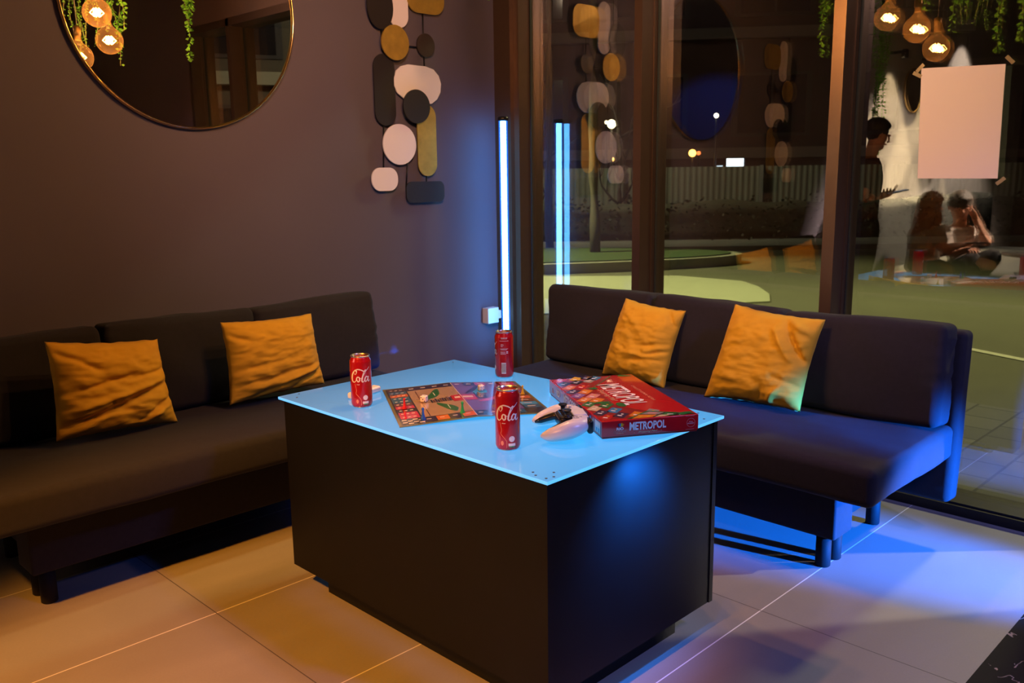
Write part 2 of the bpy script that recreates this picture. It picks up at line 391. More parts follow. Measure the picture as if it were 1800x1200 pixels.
# window frame: jamb in the corner, mullions, bottom track, head
mb = MB(); mb.box((3.11, 3.092, 0), (3.3, 3.2, 2.22)); mb.box((3.135, 3.06, .05), (3.3, 3.092, 2.22)); struct('trim_1', mb, FRAME)
mulls = [(2.318, 2.358), (1.447, 1.492), (.56, .602), (-.02, .02)]
for i, (a, b) in enumerate(mulls):
    mb = MB(); mb.box((XF, a, .05), (3.19, b, 2.22)); mb.box((3.19, a-.004, .05), (3.215, b+.004, 2.22)); mb.box((3.215, a+.003, .05), (3.3, b-.003, 2.22)); struct('trim_%d' % (i+2), mb, FRAME)
mb = MB(); mb.box((3.11, -.02, -.12), (3.3, 3.2, .035)); mb.box((3.125, -.02, .035), (3.17, 3.06, .042)); struct('trim_6', mb, M('dark_track', (.02, .016, .015), .4, metal=.3))
mb = MB(); mb.box((3.11, -.02, 2.17), (3.3, 3.06, 2.22)); struct('trim_7', mb, FRAME)
edges = [(2.36, 3.06), (1.495, 2.316), (.605, 1.445), (.02, .558)]
for i, (a, b) in enumerate(edges):
    root = bpy.data.objects.new('window_%d' % (i+1), None); COL.objects.link(root); root.location = (G0, (a+b)/2, .035); root['kind'] = 'structure'
    for gx in (G0, G0+.030):
        mb = MB(); mb.box((gx, a, .036), (gx+.004, b, 2.17))
        g = link('glass_pane', mb, GLASS if gx == G0 else GLASS2, root, base=root.location)
    mb = MB()
    for (ya, yb) in ((a, a+.006), (b-.006, b)): mb.box((3.212, ya, .04), (3.2215, yb, 2.165))
    link('gasket', mb, RUBBER, root, base=root.location)

# ================================================================== SOFAS
def fabric_noise(amp, sc, seed, ax=(1, 1, 1)):
    def f(q, d):
        n = noise.noise(Vector((q.x*sc*ax[0]+seed, q.y*sc*ax[1], q.z*sc*ax[2])))
        n2 = noise.noise(Vector((q.x*sc*3*ax[0], q.y*sc*3*ax[1]+seed, q.z*sc*3*ax[2])))
        return q+d*(amp*n+amp*.4*n2)
    return f
def make_sofa(label, loc, rz):
    """local frame: x = depth from the seat front, y = along the length, z up"""
    t = thing('sofa', label, 'sofa', loc, rz)
    L = 1.62
    mb = MB(); mb.soft((.30, L/2, .338), (.30, L/2, .054), .022, 4, 26, bulge=(.006, 0, .008), fn=fabric_noise(.004, 6, 3)); link('seat', mb, FABRIC, t)
    mb = MB(); mb.soft((0, 0, 0), (.042, L/2, .275), .02, 4, 14, fn=fabric_noise(.002, 6, 9)); R = Matrix.Rotation(radians(4), 3, 'Y')
    mb.v = [R @ v+Vector((.655, L/2, .405)) for v in mb.v]; link('backrest', mb, FABRIC, t)
    for k in range(3):
        y0 = .012+.535*k; y1 = y0+.528
        def wr(q, d, k=k):
            n = noise.noise(Vector((q.x*9+k*7, q.y*7, q.z*9))); e = max(0, 1-abs(abs(q.y)-.25)/.06)
            n2 = noise.noise(Vector((q.y*8+k, q.z*40, 1)))
            return q+d*(.006*n+.006*e*n2)
        mb = MB(); mb.soft((0, 0, 0), (.062, (y1-y0)/2, .158), .024, 4, 22, bulge=(.016, .004, .004), fn=wr)
        R = Matrix.Rotation(radians(6), 3, 'Y')
        tilt = Matrix.Rotation(radians((-1.2, .9, -.6)[k]), 3, 'X')
        mb.v = [tilt @ R @ v+Vector((.535, (y0+y1)/2, .552)) for v in mb.v]
        c = link('back_cushion', mb, FABRIC, t)
    mb = MB(); mb.rbox((.165, .17, .095), (.285, L-.17, .286), .008); link('base', mb, FABRIC, t)
    mb = MB(); mb.rbox((.30, .20, .12), (.61, L-.20, .285), .006); link('storage_box', mb, M('dark_lining', (.012, .01, .011), .95), t)
    for (x, y) in ((.190, .213), (.262, .213), (.190, L-.213), (.262, L-.213), (.61, .24), (.61, L-.24)):
        mb = MB(); mb.lathe([(.020, 0), (.0225, .003), (.0225, .097 if x < .5 else .125)], (x, y, 0), 24); link('leg', mb, M('matte_black_leg', (.010, .009, .009), .7, spec=.2), t)
    return t
sofa_r = make_sofa('charcoal fabric sofa along the window, its near end lit blue', (2.245, .9, 0), 0)
sofa_l = make_sofa('charcoal fabric sofa against the mauve wall below the round mirror', (2.13, 2.405, 0), pi/2)

# ================================================================== PILLOWS
def pillow(label, TL, TR, BR, BL, thick, seed, folds):
    TL, TR, BR, BL = map(Vector, (TL, TR, BR, BL))
    N = (TR-TL).cross(TL-BL).normalized()      # towards the room
    if N.dot(Vector((0, 0, 1.2))-TL) < 0: N = -N
    n = 56; mb = MB(); base = (BL+BR)/2
    rows = []
    def fold(u, v):
        d = 0
        for (u0, v0, ang, ln, wd, a) in folds:
            du = (u-u0); dv = (v-v0); c, s = cos(ang), sin(ang)
            x = du*c+dv*s; y = -du*s+dv*c
            y += .02*noise.noise(Vector((x*5+seed, u0*9, v0*7)))
            d += a*math.exp(-(y/wd)**2)*max(0, 1-(x/ln)**2)
        return d
    V = []; idx = {}
    for side in (1, -1):
        for i in range(n+1):
            for j in range(n+1):
                u = i/n; v = j/n; a = 2*u-1; b = 2*v-1
                edge = (i in (0, n) or j in (0, n))
                if edge and side < 0: continue
                pin = .055      # edges pull inwards between the corners
                aa = a*(1-pin*(1-b*b)*1.0); bb = b*(1-pin*(1-a*a)*1.0)
                uu = (aa+1)/2; vv = (bb+1)/2
                p = (BL*(1-uu)+BR*uu)*(1-vv)+(TL*(1-uu)+TR*uu)*vv
                prof = ((1-a**4)*(1-b**4))**.62*(1-.30*(a*a*b*b))
                h = thick*prof
                if side > 0:
                    w_ = fold(u, v)+.006*noise.noise(Vector((u*7+seed, v*11, 2)))+.0035*noise.noise(Vector((u*9+seed, v*26, 5)))+.0022*noise.noise(Vector((u*20, v*45+seed, 9)))
                    h += w_*min(1, prof*2.2)
                p = p+N*h*(1 if side > 0 else -.35)
                # edge ripple
                if edge: p = p+N*.004*noise.noise(Vector((u*8+seed, v*8, 3)))+(TL-BL).normalized()*.004*noise.noise(Vector((u*10, v*10, seed)))
                idx[(side, i, j)] = len(V); V.append(p)
    fs = []
    for side in (1, -1):
        g = lambda i, j: idx[(1, i, j)] if (i in (0, n) or j in (0, n)) else idx[(side, i, j)]
        for i in range(n):
            for j in range(n):
                f = (g(i, j), g(i+1, j), g(i+1, j+1), g(i, j+1)); fs.append(f if side > 0 else f[::-1])
    mb.add(V, fs, 0, True)
    return single('throw_pillow', mb, ORANGE, label, 'pillow', base, 'orange pillows on the sofas')
f1 = [(.5, .30, .38, .75, .035, -.016), (.55, .42, .30, .6, .03, .012), (.35, .55, .25, .5, .03, -.012), (.75, .16, .62, .4, .03, -.016), (.2, .8, -.5, .25, .03, -.014), (.3, .2, .1, .35, .025, -.012), (.8, .62, .2, .3, .02, -.01), (.6, .05, .5, .5, .03, .014)]
f2 = [(.5, .25, .12, .6, .035, -.012), (.7, .2, .35, .4, .03, .012), (.8, .15, .6, .3, .025, -.014), (.3, .42, .1, .4, .03, -.007), (.5, .1, .2, .5, .03, -.01), (.1, .8, -.5, .15, .03, -.01)]
f3 = [(.7, .3, .15, .35, .03, -.012), (.75, .5, .2, .3, .03, -.01), (.9, .85, -.9, .2, .03, -.016), (.5, .35, -.1, .4, .03, .008), (.85, .42, .3, .2, .02, -.014), (.4, .75, -.6, .4, .04, .006)]
f4 = [(.8, .75, -1.0, .3, .03, -.018), (.72, .68, -.9, .25, .025, .014), (.9, .6, -.9, .25, .03, -.016), (.85, .87, -.5, .25, .03, .014), (.6, .08, 1.1, .15, .03, -.014), (.75, .1, 1.0, .18, .03, .012), (.9, .28, -.3, .25, .03, -.01), (.2, .25, -.1, .3, .03, .008)]
pillow('orange velvet pillow leaning on the mauve-wall sofa at the far left of the photo', (.838, 2.765, .714), (1.181, 2.79, .670), (1.200, 2.735, .400), (.830, 2.735, .418), .062, 1, f1)
pillow('orange velvet pillow on the mauve-wall sofa, nearer the table', (1.395, 2.78, .697), (1.755, 2.79, .682), (1.765, 2.74, .425), (1.385, 2.74, .416), .058, 5, f2)
pillow('rust-orange velvet pillow on the window sofa, behind the game box', (2.69, 2.066, .701), (2.71, 1.806, .676), (2.62, 1.832, .395), (2.62, 2.125, .405), .075, 9, f3)
pillow('large golden-orange velvet pillow in the middle of the window sofa', (2.68, 1.588, .725), (2.70, 1.270, .702), (2.60, 1.292, .412), (2.60, 1.652, .400), .075, 14, f4)

# ================================================================== TABLE
NX, NY, TL_, TW, OV, TH = 1.2283, 1.1323, 1.0122, .6504, .0113, .008
X1, Y1 = NX+TW, NY+TL_
ZT = .5806
tb = thing('led_table', 'black box table with a frosted glass top glowing blue', 'table', (NX+TW/2, NY+TL_/2, 0))
B0 = tb.location
def mat_top():
    m = M('glowing_frosted_glass', (.09, .17, .13), .09, var=.03, vscale=4, emit=(.045, .39, .90), estr=.9); t = NT(m)
    # LED strips below the pane: the glow is stronger above the strips (right half), weaker towards the rim
    g = t.n('ShaderNodeNewGeometry'); sp = t.n('ShaderNodeSeparateXYZ'); t.l(g.outputs['Position'], sp.inputs[0])
    n = t.n('ShaderNodeTexNoise'); n.inputs['Scale'].default_value = 2.2; t.l(g.outputs['Position'], n.inputs['Vector'])
    dd = t.m('SQRT', t.m('ADD', t.m('POWER', t.m('SUBTRACT', sp.outputs[0], 1.50), 2), t.m('POWER', t.m('SUBTRACT', sp.outputs[1], 1.32), 2)))
    t.l(t.m('SUBTRACT', t.m('ADD', .94, t.m('MULTIPLY', n.outputs['Fac'], .25)), t.m('MULTIPLY', dd, .78)), t.p.inputs['Emission Strength'])
    return m
mb = MB(); mb.rbox((NX, NY, ZT-TH), (X1, Y1, ZT), .0015, 2); mb.mi = [1 if abs(sum((mb.v[i].z for i in f))/len(f)-(ZT-TH/2)) < TH*.45 else 0 for f in mb.f]; link('tabletop', mb, [mat_top(), M('glowing_glass_edge', (.1, .2, .2), .2, emit=(.10, .50, 1), estr=1.15)], tb, B0)['label'] = 'frosted glass table top glowing blue'
ZB = ZT-.4957
bt = ZT-TH
mb = MB(); mb.box((NX+OV, NY+OV, ZB), (NX+OV+.016, Y1-OV, bt)); link('side_panel', mb, BLACKLAM, tb, B0)
mb = MB(); mb.box((X1-OV-.016, NY+OV, ZB), (X1-OV, Y1-OV, bt)); link('side_panel', mb, BLACKLAM, tb, B0)
mb = MB(); mb.box((NX+OV+.0165, NY+OV+.003, ZB), (X1-OV-.0165, NY+OV+.019, bt)); link('end_panel', mb, BLACKLAM, tb, B0)
mb = MB(); mb.box((NX+OV+.0165, Y1-OV-.019, ZB), (X1-OV-.0165, Y1-OV-.003, bt)); link('end_panel', mb, BLACKLAM, tb, B0)
mb = MB(); mb.box((NX+OV+.063, NY+OV+.063, 0), (X1-OV-.073, Y1-OV-.073, ZB)); link('plinth', mb, BLACKLAM, tb, B0)
mb = MB()
for (x, y) in ((NX+.022, NY+.060), (NX+.050, NY+.028), (NX+.012, NY+.043), (NX+.013, NY+.015), (NX+.030, NY+.010), (X1-.06, NY+.02), (X1-.085, NY+.05), (X1-.025, NY+.06), (NX+.03, Y1-.05), (NX+.055, Y1-.02), (X1-.03, Y1-.03)):
    mb = MB(); mb.lathe([(.0028, 0), (.0028, .0008), (.0001, .0012)], (x, y, ZT), 12); link('corner_stud', mb, M('dark_stud', (.05, .08, .14), .4), tb, B0)

# ================================================================== CANS
def ribbon(mb, pts, R, th0, zc, mi, k=1., samples=10):
    """pts: (u, v, width) in metres, laid on a cylinder of radius R centred on angle th0"""
    P = []
    for i in range(len(pts)-1):
        p0 = pts[max(i-1, 0)]; p1 = pts[i]; p2 = pts[i+1]; p3 = pts[min(i+2, len(pts)-1)]
        for s in range(samples):
            t = s/samples
            P.append([.5*((2*p1[c])+(-p0[c]+p2[c])*t+(2*p0[c]-5*p1[c]+4*p2[c]-p3[c])*t*t+(-p0[c]+3*p1[c]-3*p2[c]+p3[c])*t**3) for c in range(3)])
    P.append(list(pts[-1])); vs = []
    cv = lambda u, v: (R*cos(th0+u/R), R*sin(th0+u/R), zc+v)
    for i, (u, v, w_) in enumerate(P):
        a = P[min(i+1, len(P)-1)]; b = P[max(i-1, 0)]; dx, dy = a[0]-b[0], a[1]-b[1]; L = math.hypot(dx, dy) or 1
        nx_, ny_ = -dy/L, dx/L; w_ = w_*k
        vs += [cv(u+nx_*w_/2, v+ny_*w_/2), cv(u-nx_*w_/2, v-ny_*w_/2)]
    mb.add(vs, [(2*i, 2*i+1, 2*i+3, 2*i+2) for i in range(len(P)-1)], mi, False)
SCR = [  # hand drawn script letters, unit box roughly 0..100 x 0..60 : (x, y, width)
    [(30, 50, 3), (22, 57, 4), (10, 44, 7), (4, 25, 9), (6, 8, 7), (16, 2, 4), (26, 10, 3), (30, 20, 2)],
    [(18, 40, 2), (17, 50, 3), (24, 60, 4), (31, 55, 4), (27, 42, 3), (20, 38, 2)],
    [(20, 56, 2), (34, 63, 5), (52, 60, 5), (66, 53, 4), (80, 58, 3), (94, 72, 1.5)],
    [(36, 6, 4), (29, 14, 6), (33, 26, 5), (42, 24, 5), (43, 10, 6), (36, 4, 4), (32, 8, 3)],
    [(42, 26, 3), (48, 20, 2), (54, 22, 2)],
    [(52, 12, 3), (62, 34, 3), (74, 54, 3), (72, 60, 3), (64, 48, 4), (56, 22, 6), (54, 8, 6), (59, 3, 4), (66, 10, 2)],
    [(84, 22, 4), (77, 28, 5), (69, 18, 6), (69, 6, 5), (76, 6, 4), (84, 20, 3)],
    [(88, 28, 5), (85, 14, 6), (87, 4, 5), (93, 6, 3), (97, 12, 1.5)]]
def make_can(label, loc, face, back=False):
    H_, R_ = .1385, .0278
    t = thing('soda_can', label, 'can', loc, 0, 'red soda cans on the table')
    prof = [(.0205, .0015), (.0225, 0), (.0240, .0012), (.0272, .008), (R_, .012), (R_, .120), (.0272, .1245), (.0240, .1310), (.0237, .1345)]
    mb = MB(); mb.lathe(prof, (0, 0, 0), 48); link('body', mb, RED, t)
    mb = MB(); mb.lathe([(.0237, .1340), (.0247, .1352), (.0250, .1372), (.0240, .1383), (.0228, .1372), (.0222, .1325), (.0205, .1318), (.0001, .1322)], (0, 0, 0), 40); link('lid', mb, ALU, t)
    mb = MB(); mb.prism(ell(0, 0, .0085, .0055, 24), (0, .003, .1326), (0, 1, 0), (1, 0, 0), (0, 0, 1), .001); mb.lathe([(.002, 0), (.002, .0018)], (0, 0, .133), 10); link('pull_tab', mb, ALU, t)
    mb = MB(); mb.lathe([(.0226, -.0003), (.0241, .0010), (.0250, .0030), (.0245, .0031)], (0, 0, .0001), 40, cap=False); link('rim', mb, ALU, t)
    mb = MB(); Rr = R_+.00035
    k = .00056
    if not back:
        for st in SCR: ribbon(mb, [((x-50)*k, (y-30)*k*1.0, w_*k) for x, y, w_ in st], Rr, face, .086, 0)
        # tiny caption under the script
        ribbon(mb, [(-.0120, .0, .0011), (-.0105, .0004, .0011), (-.009, -.0002, .0011), (-.0065, .0, .0011), (-.004, .0003, .0011)], Rr, face, .0640, 0)
        # glass-bottle contour line
        ribbon(mb, [(-.0170, .030, .0010), (-.0150, .022, .0011), (-.0135, .012, .0011), (-.0150, .004, .0011), (-.0100, -.002, .0012), (-.0040, -.009, .0012), (-.0015, -.015, .0011), (-.0018, -.028, .0010)], Rr, face, .036, 1)
        for rr, m_ in ((.0066, 0),):
            vs = [(Rr*cos(face+.36+rr*cos(a)/Rr), Rr*sin(face+.36+rr*cos(a)/Rr), .0285+rr*sin(a)*1.0) for a in [2*pi*i/28 for i in range(28)]]
            mb.add(vs, [tuple(range(28))], m_, False)
        for (du, z0, z1, m_, wdt) in ((.36, .0125, .0185, 0, .008), (.36, .0098, .0125, 2, .006)):
            vs = []
            for i in range(9): th = face+du+(i/8-.5)*2*wdt/Rr; vs += [(Rr*cos(th), Rr*sin(th), z0), (Rr*cos(th), Rr*sin(th), z1)]
            mb.add(vs, [(2*i, 2*i+2, 2*i+3, 2*i+1) for i in range(8)], m_, False)
        vs = [(Rr*cos(face-.42+.0035*cos(a)/Rr), Rr*sin(face-.42+.0035*cos(a)/Rr), .019+.0055*sin(a)) for a in [2*pi*i/20 for i in range(20)]]
        mb.add(vs, [tuple(range(20))], 1, False)
    else:
        for i, z in enumerate((.122, .119, .1125, .102, .099, .0955, .089, .086, .0795, .0765, .073)):
            wd = (.010, .009, .0135, .004, .0045, .003, .012, .010, .007, .007, .008)[i]; off = (0, 0, 0, -.006, -.006, -.007, 0, -.001, -.004, -.004, -.003)[i]
            ribbon(mb, [(off-wd, z, .0009), (off-wd*.3, z, .0011), (off+wd*.3, z, .0008), (off+wd, z, .0010)], Rr, face, 0, 0)
        for z in (.080, .076): ribbon(mb, [(.006, z, .0018), (.009, z, .0018), (.012, z, .0018)], Rr, face, 0, 0)
        bmb = mb; link('lettering', mb, [INKW], t)['label'] = 'white small print on the red can'; mb = MB()
        # barcode
        vs = []
        for i in range(9): th = face+(-.0085+.0135*i/8)/Rr; vs += [(Rr*cos(th), Rr*sin(th), .014), (Rr*cos(th), Rr*sin(th), .047)]
        mb.add(vs, [(2*i, 2*i+2, 2*i+3, 2*i+1) for i in range(8)], 0, False)
        for i in range(9): ribbon(mb, [(-.0075+.0014*i, .017, .0006), (-.0075+.0014*i, .044, .0006)], Rr+.0003, face, 0, 3)
        link('barcode', mb, [INKW, INKW, INKW, PLATEB], t)['label'] = 'white barcode field'; mb = MB()
        for st in SCR: ribbon(mb, [((x-50)*k, (y-30)*k, w_*k) for x, y, w_ in st], Rr, face-1.75, .086, 0)
        link('script', mb, [INKW], t)['label'] = 'white script on the hidden side'; mb = MB()
        for rr in (.007,):
            vs = [(Rr*cos(face-1.3+rr*cos(a)/Rr), Rr*sin(face-1.3+rr*cos(a)/Rr), .030+rr*sin(a)) for a in [2*pi*i/28 for i in range(28)]]
            mb.add(vs, [tuple(range(28))], 0, False)
    link('lettering', mb, [INKW, M('pink_print', (.75, .28, .22), .5), M('green_print', (.05, .30, .12), .5), PLATEB], t)['label'] = 'white and pink print on the red can'
    return t
def facing(x, y, d=0): return math.atan2(-y, -x)+d
make_can('red soda can with white script, standing at the left corner of the glowing table', (1.327, 1.887, ZT), facing(1.327, 1.887, 0))
make_can('red soda can with white script, nearest on the table beside the game controller', (1.331, 1.345, ZT), facing(1.331, 1.345, -.04))
make_can('red soda can showing its barcode side, at the far edge of the table', (1.819, 1.849, ZT), facing(1.819, 1.849, .0), back=True)

# ================================================================== BOARD GAME
def make_board():
    TLc, BLc, BRc, TRc = Vector((1.463, 1.980, ZT)), Vector((1.265, 1.649, ZT)), Vector((1.610, 1.464, ZT)), Vector((1.787, 1.774, ZT))
    base = (TLc+BRc)/2; mb = MB(); th = .0022; hz = .009
    def P(s, t, lift=0):
        p = (TLc*(1-s)+TRc*s)*(1-t)+(BLc*(1-s)+BRc*s)*t
        p.z = ZT+.0003+hz*(1-abs(2*s-1))**1.15+th+lift
        return p
    names = ['cream', 'olive', 'black', 'navy', 'blue', 'orange', 'crimson', 'red', 'green', 'brown', 'white', 'violet', 'sky', 'magenta']
    cols = [(.38, .26, .16), (.16, .15, .03), (.02, .018, .02), (.03, .02, .07), (.03, .13, .25), (.62, .14, .02), (.55, .02, .08), (.5, .012, .02), (.02, .14, .03), (.12, .05, .03), (.7, .62, .55), (.16, .08, .32), (.05, .35, .65), (.5, .08, .3)]
    mats = [M('board_print_'+n, c, .14, coat=1., var=.12, vscale=40) for n, c in zip(names, cols)]; ix = {n: i for i, n in enumerate(names)}
    N = 24
    # slab
    vs = []; fs = []
    for i in range(N+1):
        for t_ in (0, 1): vs.append(P(i/N, t_))
    for i in range(N+1):
        for t_ in (0, 1): vs.append(P(i/N, t_)-Vector((0, 0, th)))
    o = 2*(N+1)
    for i in range(N):
        a = 2*i; fs += [(a, a+2, a+3, a+1), (o+a, o+a+1, o+a+3, o+a+2), (a, o+a, o+a+2, a+2), (a+1, a+3, o+a+3, o+a+1)]
    fs += [(0, 1, o+1, o), (2*N, o+2*N, o+2*N+1, 2*N+1)]
    mb.add(vs, fs, ix['olive'], False)
    def rect(s0, t0, s1, t1, c, lv=1):
        n = max(1, int(abs(s1-s0)*N)+1); v = []
        for i in range(n+1):
            s = s0+(s1-s0)*i/n; v += [P(s, t0, .00012*lv), P(s, t1, .00012*lv)]
        mb.add(v, [(2*i, 2*i+2, 2*i+3, 2*i+1) for i in range(n)], ix[c], False)
    def blob(cs, ct, rs, rt, c, rot=0, lv=3, wob=.15):
        pts = []
        for k in range(28):
            a = 2*pi*k/28; r = 1+wob*sin(3*a+1)
            ds = rs*r*cos(a); dt = rt*r*sin(a); pts.append((cs+ds*cos(rot)-dt*sin(rot), ct+ds*sin(rot)+dt*cos(rot)))
        mb.add([P(s, t, .00012*lv) for s, t in pts], [tuple(range(28))], ix[c], False)
    rect(.02, .02, .98, .98, 'black', 1)
    # left column (s small), running along t ; each square a stripe
    seq = ['brown', 'blue', 'orange', 'blue', 'blue', 'brown', 'crimson', 'black', 'crimson', 'crimson']
    t0 = .035
    for i, c in enumerate(seq):
        h = .081; rect(.03, t0, .155, t0+h-.006, c, 2)
        for j in range(3): rect(.045+.035*j, t0+.028, .062+.037*j, t0+.045, 'white', 3)
        t0 += h
    for i in range(4):
        for j in range(4):
            if (i+j) % 2 == 0: rect(.03+.035*j, .86+.028*i, .062+.035*j, .883+.028*i, 'white', 3)
    # far row and near row
    for i in range(8):
        s = .165+.085*i; rect(s, .025, s+.08, .115, 'navy' if i < 4 else ('violet', 'navy', 'magenta', 'violet')[i-4], 2); rect(s+.02, .06, s+.055, .078, 'white', 3)
        c = ('navy', 'orange', 'navy', 'orange', 'black', 'violet', 'sky', 'blue')[i]
        rect(s, .865, s+.08, .965, c, 2); rect(s+.02, .90, s+.05, .915, 'white', 3)
    for i in range(9):
        t = .035+.09*i; rect(.86, t, .975, t+.084, ('magenta', 'orange', 'orange', 'violet', 'brown', 'orange', 'brown', 'sky', 'blue')[i], 2); rect(.885, t+.03, .94, t+.045, 'white', 3)
    # centre
    rect(.165, .125, .50, .855, 'cream', 2); rect(.50, .125, .85, .855, 'violet', 2)
    rect(.215, .16, .222, .84, 'brown', 3); rect(.22, .50, .45, .507, 'brown', 3)
    blob(.33, .30, .035, .135, 'green', .35); blob(.37, .68, .035, .13, 'green', -.35)
    rect(.33, .25, .336, .34, 'white', 4); rect(.37, .62, .376, .73, 'white', 4)
    for k in range(26): # dark skyline crossing the board
        s = .28+.016*k; rect(s, .47-.05*random.random()-.004*k, s+.013, .53, ('black', 'brown', 'navy')[k % 3], 4)
    rect(.43, .40, .60, .56, 'red', 5); rect(.45, .44, .58, .49, 'white', 6)
    blob(.66, .30, .05, .12, 'sky', .2, 3); blob(.75, .60, .05, .16, 'sky', .2, 3); blob(.68, .55, .03, .1, 'magenta', .9, 4); blob(.62, .25, .02, .14, 'navy', .5, 4); blob(.70, .75, .05, .06, 'cream', .5, 4)
    rect(.4975, .02, .5025, .98, 'white', 7)
    return single('game_board', mb, mats, 'unfolded colourful city board game lying in the middle of the glowing table', 'board game', base)
make_board()
PW = {'red': (.6, .02, .02), 'blue': (.02, .10, .55), 'green': (.02, .35, .09), 'yellow': (.80, .48, .02)}
def pawn(color, x, y, z, h, label):
    mb = MB(); k = h/.030
    mb.lathe([(.0068*k, 0), (.0068*k, .002*k), (.0050*k, .006*k), (.0032*k, .014*k), (.0024*k, .021*k), (.0024*k, .023*k), (.0034*k, .025*k), (.0034*k, .028*k), (.0015*k, .030*k), (.0001, .0303*k)], (x, y, z), 20)
    return single('game_pawn', mb, M(color+'_plastic', PW[color], .25), label, 'game pawn', (x, y, z), 'pawns on the game board')
pawn('red', 1.374, 1.767, ZT+.004, .029, 'red plastic pawn on the left column of the board')
pawn('blue', 1.341, 1.652, ZT+.004, .031, 'blue plastic pawn at the near edge of the board')
pawn('green', 1.435, 1.611, ZT+.008, .031, 'green plastic pawn beside the board fold')
pawn('yellow', 1.688, 1.646, ZT+.004, .025, 'yellow plastic pawn on the far right of the board, behind the near can')
def die(x, y, z, s, rz, label):
    t = thing('die', label, 'die', (x, y, z), rz, 'dice on the game board')
    mb = MB(); mb.rbox((-s/2, -s/2, 0), (s/2, s/2, s), s*.26, 5); link('cube', mb, M('ivory_plastic', (.80, .76, .72), .3), t)
    mb = MB(); q = s*.26; r = s*.085
    def pip(c, ax): mb.lathe([(r, -.0002), (r, .0002), (.0001, .0003)], c, 12, axis=ax)
    for a, b in ((0, 0), (q, q), (-q, -q), (q, -q), (-q, q)): pip((a, b, s), (0, 0, 1))
    for a, b in ((q, q), (-q, -q), (0, 0)): pip((-s/2, a, s/2+b), (-1, 0, 0))
    for a, b in ((q, q), (-q, -q), (q, -q), (-q, q)): pip((a, -s/2, s/2+b), (0, -1, 0))
    link('pips', mb, M('blue_pip', (.03, .05, .25), .4), t)
die(1.447, 1.776, ZT+.0065, .0185, .5, 'large white die with blue pips on the beige left half of the board')
die(1.627, 1.747, ZT+.0085, .0165, -.3, 'white die on the violet half of the board, left of the near can')
# small white case behind the left can
root = thing('earbud_case', 'small white case lying behind the can at the left table corner', 'case', (1.398, 1.975, ZT), math.atan2(.021, .100))
mb = MB(); mb.rbox((-.055, -.014, 0), (.055, .014, .018), .006, 4); link('shell', mb, WHITEP, root)
mb = MB(); mb.rbox((-.05, -.0145, .0105), (.05, .0145, .0112), .0003, 1); link('seam', mb, M('grey_seam', (.3, .3, .32), .5), root)

